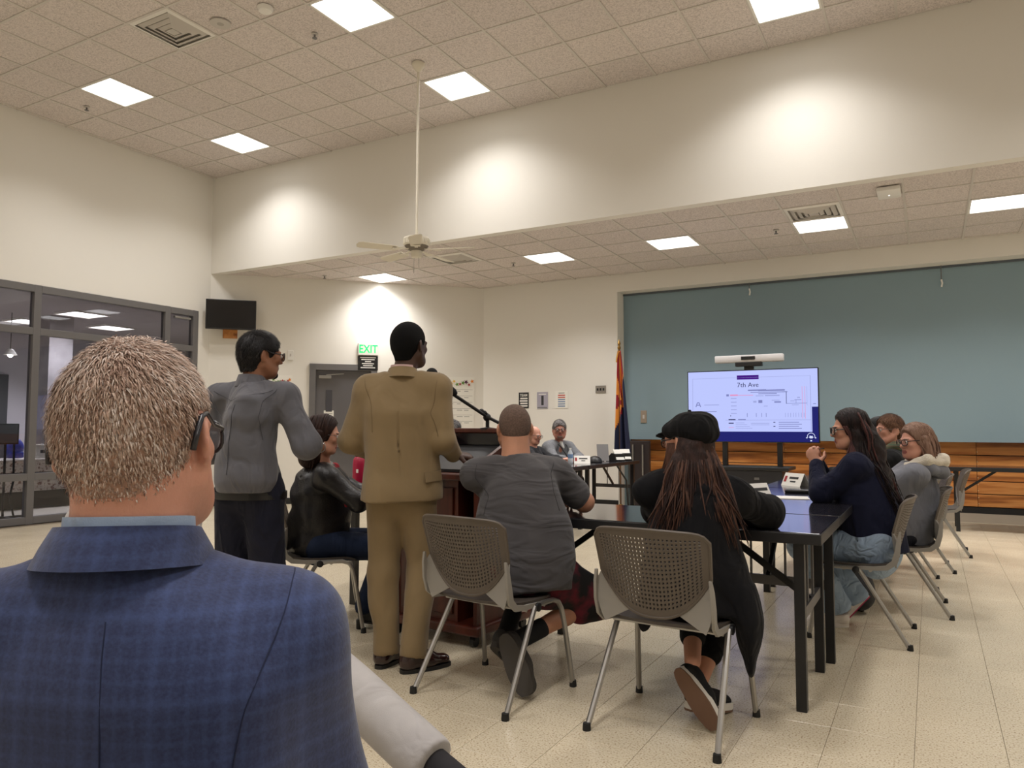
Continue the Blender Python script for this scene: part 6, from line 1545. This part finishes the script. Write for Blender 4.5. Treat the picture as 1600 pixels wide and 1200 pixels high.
S.folds(.006, 16, 61, (1, 1, .5)); S.folds(.003, 34, 62, (1, 1, .6)); S.build('coat', M_coat, P)
S = SDF(.006); S.ell(H(0, -.030, .062), (.100, .122, .070), H.R @ rotx(-.18), .02); S.ell(H(0, -.075, .035), (.092, .085, .062), H.R, .03); S.cone(H(-.05, .06, .055), H(.05, .06, .055), .035, .035, .03)
S.ell(H(0, .118, .044), (.068, .055, .010), H.R @ rotx(-.22), .012); S.folds(.004, 40, 9); S.build('cap', cloth('black_wool_cap', (20, 20, 22), .95, 1.3), P)
m = MB(); m.sphere(tuple(H(0, -.03, .135)-np.array(P.location)), .009); m.build('cap_button', MATS['black_wool_cap'], P, True)
S = SDF(.007); S.ell(H(0, -.04, -.01), (.085, .085, .075), H.R, .03); S.cone(H(0, -.06, -.03), nb-fw*.085-Zv*.0, .075, .07, .04, (fw, .7)); S.cone(nb-fw*.09, nb+sd*.03-fw*.15-Zv*.14, .09, .11, .04, (fw, .3)); S.folds(.004, 60, 3, (1, 1, .2)); S.build('hair', HDB, P)
rs = np.random.RandomState(7); paths = []
for k in range(150):
    u = rs.uniform(-1, 1); top = H(0, -.05, -.02)+sd*.075*u-fw*.05*math.sqrt(max(0, 1-u*u*.8)); ln = rs.uniform(.20, .38)
    mid = nb+sd*(.02+.12*u+.015*rs.randn())-fw*(.155-.02*abs(u)+.006*rs.randn())-Zv*(.03+.02*rs.rand())
    e_ = nb+sd*(.025+.20*u+.03*rs.randn())-fw*(.205+.008*rs.rand()-.02*abs(u))-Zv*ln*.85
    paths.append(([top, lerp(top, mid, .5)-fw*.02, mid, lerp(mid, e_, .5)-fw*.012, e_], .0035+.0035*rs.rand()))
for k in range(26):
    u = rs.uniform(-1, 1); top = H(.06*rs.uniform(-1, 1), .03, .0); e_ = nb-sd*(.14+.05*rs.rand())+fw*.06*u-Zv*(.06+.12*rs.rand()); top = H(-.07, .02+.03*u, -.005); paths.append(([top, H(-.085, .02+.035*u, -.07), lerp(H(-.085, .02, -.10), e_, .5), e_], .006))
strands(P, paths[:70], HDB, 'hair_locks'); strands(P, paths[70:], hairm('hair_brown_tips', (62, 41, 33), (92, 64, 52), .5), 'hair_locks')
S = SDF(.008); S.cone(pel-sd*.06, pel+sd*.06, .13, .13, .05)
for q in 'LR': hp, kn, an = (np.array(J[n+q]) for n in ('hip', 'kn', 'an')); S.cone(hp, kn, .095, .066, .04); S.cone(kn, lerp(kn, an, .72), .064, .056, .02)
S.build('leggings', cloth('black_leggings', (20, 20, 23), .9), P)
M_cnv = mat('canvas_black', (20, 20, 21), .9); M_gum = mat('gum_sole', (112, 84, 66), .8); M_fox = mat('foxing_white', (220, 216, 208), .6)
shoe(P, (-.955, 3.125, .225), (-.782, 3.09, .02), (-.15, .75, .45), M_cnv, M_gum, .044, .06, sole_t=.022, name='skate_shoe', mband=M_fox)
shoe(P, (-.935, 3.20, .035), (-.80, 3.40, .0), (-.1, -.1, 1), M_cnv, M_gum, .044, .06, sole_t=.026, name='skate_shoe', mband=M_fox)

# ================================================================== 8 woman in the navy top
P = person(-.36, 5.13, 'woman in a navy top and pale jeans with clasped hands and long hair')
yaw = 90; sd, fw = dirs(yaw)
pel, nb = np.array((-.315, 5.14, .51)), np.array((-.405, 5.17, 1.075))
H = Frame((-.445, 5.165, 1.215), 107, -3, 0, 1.0)
J = dict(pel=pel, nb=nb, H=H, shL=nb-sd*.165-Zv*.085, shR=nb+sd*.165-Zv*.085, elL=(-.60, 4.99, .83), elR=(-.60, 5.37, .83), wrL=(-.640, 5.13, .99), wrR=(-.640, 5.24, .995),
         hipL=pel-sd*.1, hipR=pel+sd*.1, knL=(-.72, 5.02, .50), knR=(-.70, 5.24, .52), anL=(-.54, 5.13, .13), anR=(-.45, 5.27, .17))
S = SDF(.0055); body_ops(S, J, yaw, 1, neck=.05); head_ops(S, H, .96, .97, ears=False)
hand_ops(S, J['wrL'], (-.3, .30, 1), (.1, 1, -.15), -1, 1.02, .62, .003, 1.25); hand_ops(S, J['wrR'], (-.3, -.30, 1), (.1, -1, -.15), 1, 1.02, .62, .003, 1.25)
S.build('body', [SK_L, M_lipd, HNW], P, lip_color(H)); eyes(P, H, (50, 34, 26)); glasses(P, H, (18, 18, 20), .029, .023, .0034, label='bold black framed spectacles')
S = SDF(.007); top_ops(S, J, yaw, torso(pel, nb, [(-.08, .19, .17, .17), (.15, .205, .20, .175), (.4, .20, .195, .155), (.65, .19, .185, .14), (.85, .16, .11, .11), (.95, .1, .075, .085), (1, .07, .06, .07)]), 2.3, (.075, .070, .046), .05); S.folds(.004, 20, 71); S.build('navy_top', cloth('navy_knit', (27, 31, 54), .95, 1.1), P)
S = SDF(.007); trouser_ops(S, J, yaw, (.115, .088, .085), .16, .05, pel+Zv*.1); hem(S, J['knL'], J['anL'], .1); hem(S, J['knR'], J['anR'], .1); S.folds(.005, 24, 72); S.groove([(-.45, 4.93, .60), (-.40, 4.945, .56), (-.37, 4.94, .50)], .005, .01); S.build('jeans', creases(mat('pale_denim', (132, 152, 174), .85, noise=(7, (158, 177, 198), .25)), .15, .6, 9, (1.3, .7, 1)), P)
M_sw = mat('sneaker_white', (214, 206, 198), .7); M_pk = mat('sneaker_pink', (170, 40, 80), .7)
shoe(P, (-.475, 5.17, 0.0), (-.72, 5.08, 0), Zv, M_sw, M_fox, .045, .06, name='sneaker', mband=M_sw); shoe(P, (-.36, 5.30, .17), (-.51, 5.20, .0), (-.55, .1, .6), M_sw, M_pk, .045, .06, name='sneaker', mband=M_sw)
hair_cap(P, H, HNW, .016, [(.2, .3), (.12, .2), (.092, .078), (.06, .066), (.02, .05), (-.02, .036), (-.1, .018), (-.125, -.2)], puff=.006, ear=False)
S = SDF(.0075); S.cone(H(0, -.055, .02), nb-fw*.075+Zv*.02, .082, .088, .05); S.cone(nb-fw*.075, nb-fw*.135-Zv*.16, .095, .10, .05, (fw, .55)); S.cone(nb-fw*.135-Zv*.16, nb-fw*.225-Zv*.30, .10, .05, .05, (fw, .4)); S.cone(H(-.070, -.012, .0), nb-sd*.09+fw*.0-Zv*.05, .026, .035, .05)
S.folds(.004, 70, 13, (1, 1, .15)); S.build('hair', HNW, P)
rs = np.random.RandomState(17); paths = []
for k in range(130):
    a = rs.uniform(.25, PI-.25); u = -math.cos(a)                      # from left side round the back to the right
    top = H(.08*u, -.02-.075*math.sin(a), .05+.02*rs.randn()); mid = nb+sd*(.115*u)-fw*(.06+.065*math.sin(a))+Zv*(.02*rs.randn()); l = rs.uniform(.22, .42)
    e_ = nb+sd*(.15*u+.02*rs.randn())-fw*(.10+.125*math.sin(a)*min(1, l/.3)+.025*rs.rand())-Zv*l
    paths.append(([top, lerp(top, mid, .55)-fw*.02+sd*.015*u, mid, lerp(mid, e_, .5)-fw*.012, e_], .005+.003*rs.rand()))
for k in range(24): top = H(-.078, .02+.02*rs.randn(), .03); e_ = nb-sd*(.15+.02*rs.rand())+fw*(.03+.04*rs.randn())-Zv*(.10+.2*rs.rand()); paths.append(([top, H(-.09, .015, -.06), lerp(H(-.09, .0, -.1), e_, .45)-sd*.02, e_], .006))
parted_locks(P, H, HNW, .016, 110, lambda q, y, rs: [H(q*.10, y*.4-.045, -.05), nb+sd*q*(.10+.03*rs.rand())-fw*(.05-y*.5+.02*rs.rand())-Zv*.02, nb+sd*q*(.14+.03*rs.rand())-fw*(.10-y*.6+.05*rs.rand())-Zv*(.12+.12*rs.rand()), nb+sd*q*(.13+.04*rs.rand())-fw*(.16-y*.6+.06*rs.rand())-Zv*(.26+.12*rs.rand())], 8)
strands(P, paths[:80], HNW, 'hair_locks'); strands(P, paths[80:], hairm('hair_auburn_tips', (60, 36, 36), (88, 54, 50), .45), 'hair_locks')
m = MB(); rt = np.array(P.location); m.tube([tuple(np.array((-.640, 5.135, .985))+.031*(np.array((math.cos(a), 0, .15*math.sin(a)))+np.array((0, math.sin(a), 0)))-rt) for a in np.linspace(0, 2*PI, 18)[:-1]], .004, 6, closed=True); m.build('bracelet', mat('bead_gold', (150, 110, 60), .3, metal=.7), P, 'all')
m = MB(); m.tube([tuple(np.array(p)-rt) for p in ((-.60, 5.21, 1.10), (-.70, 5.17, 1.085))], .0045, 6); m.build('held_pen', M_black, P)
o = empty('backpack', (-.52, 5.62, 0), .2, 'black bag on the floor under the right row of chairs', 'bag')
S = SDF(.012); S.ell((-.52, 5.62, .17), (.16, .13, .17), None, .03); S.ell((-.46, 5.55, .13), (.10, .08, .11), None, .03); S.cut((-.52, 5.62, .005), (0, 0, -1)); S.folds(.006, 20, 2); S.build('bag_body', mat('bag_nylon', (24, 24, 27), .6), o); m = MB(); m.tube([(-.08, 0, .30), (-.04, 0, .38), (.04, 0, .38), (.08, 0, .30)], .01, 6); m.build('strap', M_black, o)

# ================================================================== 9 woman in the grey hoodie
P = person(-.2, 5.93, 'older woman in a grey hoodie with cream lined hood and glasses')
yaw = 92; sd, fw = dirs(yaw)
pel, nb = np.array((-.19, 5.92, .5)), np.array((-.10, 5.93, .99))
H = Frame((-.095, 5.90, 1.135), 126, -3, 3, .98)
J = dict(pel=pel, nb=nb, H=H, shL=nb-sd*.165-Zv*.075, shR=nb+sd*.165-Zv*.075, elL=(-.40, 5.70, .80), elR=(-.38, 6.16, .80), wrL=(-.58, 5.86, .82), wrR=(-.58, 6.02, .82),
         hipL=pel-sd*.09, hipR=pel+sd*.09, knL=(-.62, 5.85, .5), knR=(-.62, 6.02, .5), anL=(-.58, 5.85, .1), anR=(-.58, 6.02, .1))
S = SDF(.006); body_ops(S, J, yaw, 1, neck=.05); head_ops(S, H, 1.02, 1.0, fat=.01, ears=False); hand_ops(S, J['wrL'], (-.7, .4, 0), -Zv, 1, .9); hand_ops(S, J['wrR'], (-.7, -.4, 0), -Zv, -1, .9); S.build('body', [SK_P, M_lip, HOW], P, lip_color(H)); eyes(P, H); glasses(P, H, (48, 34, 36), .028, .021, .0028, label='dark oval spectacles')
hair_cap(P, H, HOW, .017, [(.2, .3), (.12, .2), (.088, .08), (.05, .064), (.02, .048), (-.02, .034), (-.1, .012), (-.12, -.2)], puff=.004, ear=False)
S = SDF(.0075)
for q in (-1, 1): S.cone(H(q*.078, -.01, .02), H(q*.088, -.035, -.10), .028, .034, .04)
S.cone(H(0, -.06, .02), H(0, -.075, -.11), .085, .085, .04); S.folds(.004, 60, 9, (1, 1, .2)); S.build('hair', HOW, P)
rs = np.random.RandomState(3); paths = []
for k in range(70):
    a = rs.uniform(-2.2, 2.2); b0 = H(.085*math.sin(a), -.03-.085*math.cos(a), .04+.02*rs.randn()); e_ = H(.11*math.sin(a)+.012*rs.randn(), -.04-.10*math.cos(a), -.135+.03*rs.randn()); paths.append(([b0, lerp(b0, e_, .5)+(b0-H.c)*.15, e_], .008))
parted_locks(P, H, HOW, .015, 110, lambda q, y, rs: [H(q*.106, y*.5-.03, -.07), H(q*(.10+.02*rs.rand()), y*.5-.045, -.135+.025*rs.randn())], 6)
strands(P, paths[:30], HOW, 'hair_locks')
M_hood = cloth('grey_fleece', (116, 118, 126), .95)
S = SDF(.008); top_ops(S, J, yaw, torso(pel, nb, [(-.08, .2, .17, .16), (.3, .205, .18, .15), (.65, .195, .16, .14), (.85, .165, .11, .115), (1, .075, .07, .075)]), 2.3, (.066, .066, .05), .07); S.folds(.006, 19, 81); S.build('hoodie', M_hood, P)
S = SDF(.007); S.chain([nb-sd*.11+fw*.03-Zv*.05, nb-sd*.10-fw*.085-Zv*.03, nb-fw*.15-Zv*.05, nb+sd*.10-fw*.085-Zv*.03, nb+sd*.11+fw*.03-Zv*.05], [.03, .04, .05, .04, .03], .03); S.folds(.004, 40, 4); S.build('hood', M_hood, P)
S = SDF(.007); S.chain([nb-sd*.115+fw*.05-Zv*.01, nb-sd*.115-fw*.07+Zv*.025, nb-fw*.165+Zv*.02, nb+sd*.10-fw*.08+Zv*.03, nb+sd*.1+fw*.05], [.022, .036, .048, .036, .024], .02); S.folds(.005, 60, 5); S.build('hood_lining', mat('fleece_cream', (214, 206, 190), .95, bump=(120, .6)), P)
S = SDF(.010); trouser_ops(S, J, yaw, (.1, .075, .06), .14); S.build('trousers', cloth('dark_trousers', (40, 42, 52)), P)
for q in 'LR': a = J['an'+q]; shoe(P, (a[0]+.06, a[1], 0), (a[0]-.2, a[1], 0), Zv, M_cnv, M_black, .042, .06, name='shoe')

# ================================================================== 10 man with glasses beyond her, and one more person half hidden
def seated_simple(x, y, yaw, headc, headyaw, label, skinm, hairmat, shirt, trouser, lip=M_lip, hands=True, h=.008, headargs={}, hairargs={}, table_x=None, arm=.30, w=1.0, elz=.81, wrs=None, nbz=None, iris=(70, 50, 36), shname='shirt', pitch=0, strandc=None):
    P = person(x, y, label); sd, fw = dirs(yaw); pel = np.array((x, y, .5)); hc = np.array(headc); H = Frame(hc, headyaw, pitch, 0, headargs.pop('sc', 1.0)); nb = np.array((hc[0]*.85+x*.15, hc[1]*.85+y*.15, hc[2]-.155))
    wl, wr_ = wrs if wrs else (nb*np.array((1, 1, 0))+fw*(arm+.12)-sd*.06+Zv*.82, nb*np.array((1, 1, 0))+fw*(arm+.12)+sd*.06+Zv*.82)
    J = dict(pel=pel, nb=nb, H=H, shL=nb-sd*.175*w-Zv*.085, shR=nb+sd*.175*w-Zv*.085, wrL=np.array(wl), wrR=np.array(wr_))
    for q, s_ in (('L', -1), ('R', 1)): J['el'+q] = nb*np.array((1, 1, 0))+fw*arm*.62+sd*s_*.22*w+Zv*elz; J['hip'+q] = pel+sd*s_*.09; J['kn'+q] = pel+fw*.42+sd*s_*.12; J['an'+q] = pel*np.array((1, 1, 0))+fw*.40+sd*s_*.11+Zv*.1
    S = SDF(h); body_ops(S, J, yaw, w*.8, neck=.056); head_ops(S, H, **headargs)
    for q, s_ in (('L', 1), ('R', -1)): hand_ops(S, J['wr'+q], fw+sd*s_*.8, -Zv, s_)
    S.build('body', [skinm, lip, hairmat], P, lip_color(H)); eyes(P, H, iris)
    if hairargs is not None:
        cap = hair_cap(P, H, hairmat, **hairargs)
        if strandc: cropped_strands(P, H, cap, 6000, [mat('strand_%d_%d' % (q[0], q[2]), q, .6, spec=.2) for q in strandc], 9, .012, .030, .0014, -.1, .02)
    S = SDF(.009); top_ops(S, J, yaw, torso(pel, nb, [(-.08, .19*w, .16*w, .15*w), (.3, .2*w, .17*w, .14*w), (.65, .2*w, .15*w, .135), (.86, .165*w, .1, .11), (1, .075, .068, .075)]), 2.3, (.072*w, .062*w, .046), .05); S.folds(.005, 18, int(abs(x)*10)); S.build(shname, shirt, P)
    S = SDF(.012); trouser_ops(S, J, yaw, (.1, .075, .06), .14); S.build('trousers', trouser, P)
    for q in 'LR': a = J['an'+q]; shoe(P, a*np.array((1, 1, 0))-fw*.06, a*np.array((1, 1, 0))+fw*.2, Zv, MATS['shoe_black'], M_black)
    return P, H, J, sd, fw
M_ch = cloth('charcoal_jacket', (38, 40, 42), .9)
P, H, J, sd, fw = seated_simple(-.25, 6.96, 93, (-.305, 7.04, 1.215), 120, 'man with rimless glasses and brown hair beyond the hooded woman', SK_P, HBR, M_ch, MATS['dark_trousers'], h=.007, hairargs=dict(t=.012, puff=.006), strandc=((78, 54, 40), (112, 80, 60), (136, 102, 80)))
glasses(P, H, (150, 140, 140), .026, .018, .0015, label='thin metal spectacles', metal=.7)
def stripes():
    m, nt, b = node_mat('striped_scarf'); L = nt.links.new; tc = nt.nodes.new('ShaderNodeTexCoord'); w_ = nt.nodes.new('ShaderNodeTexWave'); w_.inputs['Scale'].default_value = 7; w_.bands_direction = 'Z'
    r = nt.nodes.new('ShaderNodeValToRGB'); e = r.color_ramp.elements; e[0].color = lin((60, 66, 46)); e[1].color = lin((206, 198, 178)); x = e.new(.35); x.color = lin((108, 72, 54)); y = e.new(.6); y.color = lin((70, 84, 64)); r.color_ramp.interpolation = 'CONSTANT'
    L(tc.outputs['Object'], w_.inputs['Vector']); L(w_.outputs['Fac'], r.inputs['Fac']); L(r.outputs['Color'], b.inputs['Base Color']); b.inputs['Roughness'].default_value = .9; return m
S = SDF(.008); nb = J['nb']; S.chain([nb-sd*.1+fw*.08-Zv*.05, nb-sd*.1-fw*.03+Zv*.02, nb-fw*.1+Zv*.02, nb+sd*.1-fw*.03+Zv*.02, nb+sd*.08+fw*.09-Zv*.05], [.045, .045, .04, .045, .045], .02); S.cone(nb-sd*.1+fw*.08-Zv*.05, nb-sd*.08+fw*.13-Zv*.2, .05, .05, .02, (fw, .5)); S.folds(.004, 40, 2); S.build('striped_scarf', stripes(), P)
P, H, J, sd, fw = seated_simple(-.30, 7.75, 93, (-.43, 7.80, 1.20), 88, 'dark haired person mostly hidden behind the man with rimless glasses', SK_T, HB, cloth('dark_top', (36, 34, 38)), MATS['dark_trousers'], hairargs=dict(t=.02, puff=.006), h=.009)

# ================================================================== far left table: man in grey shirt, balding man, man behind the lectern
M_gm = cloth('pale_grey_shirt', (122, 124, 128), .85)
P, H, J, sd, fw = seated_simple(-4.78, 9.80, -112, (-4.60, 9.66, 1.205), -150, 'bearded man in a pale grey shirt with lanyard facing the camera', skin('skin_ruddy', (186, 126, 106)), HG, M_gm, MATS['dark_trousers'], h=.007, w=1.12, headargs=dict(jaw=1.12, fat=.02, sc=1.08), hairargs=dict(t=.013, puff=.006, h=.007),
    wrs=((-4.24, 9.42, .83), (-4.30, 9.16, .83)), arm=.28, strandc=((96, 92, 92), (136, 132, 132), (170, 166, 164)))
glasses(P, H, (58, 40, 40), .027, .018, .0025, label='dark rectangular spectacles')
S = SDF(.007); S.ell(H(0, .045, -.082), np.array((.056, .052, .04))*1.05, H.R, .02); S.ell(H(0, .088, -.048), (.024, .01, .007), H.R, .01); S.ell(H(0, .10, -.063), (.018, .02, .011), H.R, .006, 's'); S.build('beard', hairm('beard_grey', (120, 96, 84), (146, 124, 112)), P)
S = SDF(.006); nb = J['nb']; S.cone(nb+fw*.05-Zv*.02, nb+fw*.105-Zv*.09, .035, .018, .02, (fw, .6)); S.build('undershirt', cloth('white_tee', (220, 218, 214)), P)
m = MB(); rt = np.array(P.location)
for q in (-1, 1): m.tube([tuple(p-rt) for p in (nb+sd*q*.075-fw*.02+Zv*.0, nb+sd*q*.07+fw*.10-Zv*.06, nb+sd*q*.03+fw*.175-Zv*.17, nb+fw*.205-Zv*.24)], .006, 6)
m.build('lanyard', M_black, P); m = MB(); m.obox(tuple(nb+fw*.21-Zv*.27-rt), tuple(sd*.025), tuple(fw*.003), (0, 0, .035)); m.build('badge', M_black, P)
P, H, J, sd, fw = seated_simple(-4.86, 9.12, -88, (-4.70, 9.075, 1.135), -98, 'balding man in a dark shirt and glasses at the far table', SK_P, HG, cloth('dark_shirt', (60, 62, 66)), MATS['dark_trousers'], h=.008, hairargs=None, pitch=-12)
glasses(P, H, (50, 44, 46), .026, .018, .0025, label='thin dark spectacles')
hair_cap(P, H, HG, .007, [(.2, -.3), (.06, -.3), (.055, -.06), (.03, -.02), (-.03, -.01), (-.034, -.028), (-.06, -.034), (-.085, -.05), (-.1, -.3)], h=.008)
P, H, J, sd, fw = seated_simple(-4.98, 7.36, -85, (-4.84, 7.29, 1.185), -80, 'man with silver streaked dark hair, only forehead showing over the lectern', SK_P, hairm('hair_salt', (66, 64, 68), (140, 138, 138)), cloth('blue_shirt', (70, 80, 104)), MATS['dark_trousers'], h=.009, hairargs=dict(t=.014, puff=.008), pitch=-8, strandc=((50, 48, 52), (110, 108, 110), (170, 168, 168)))
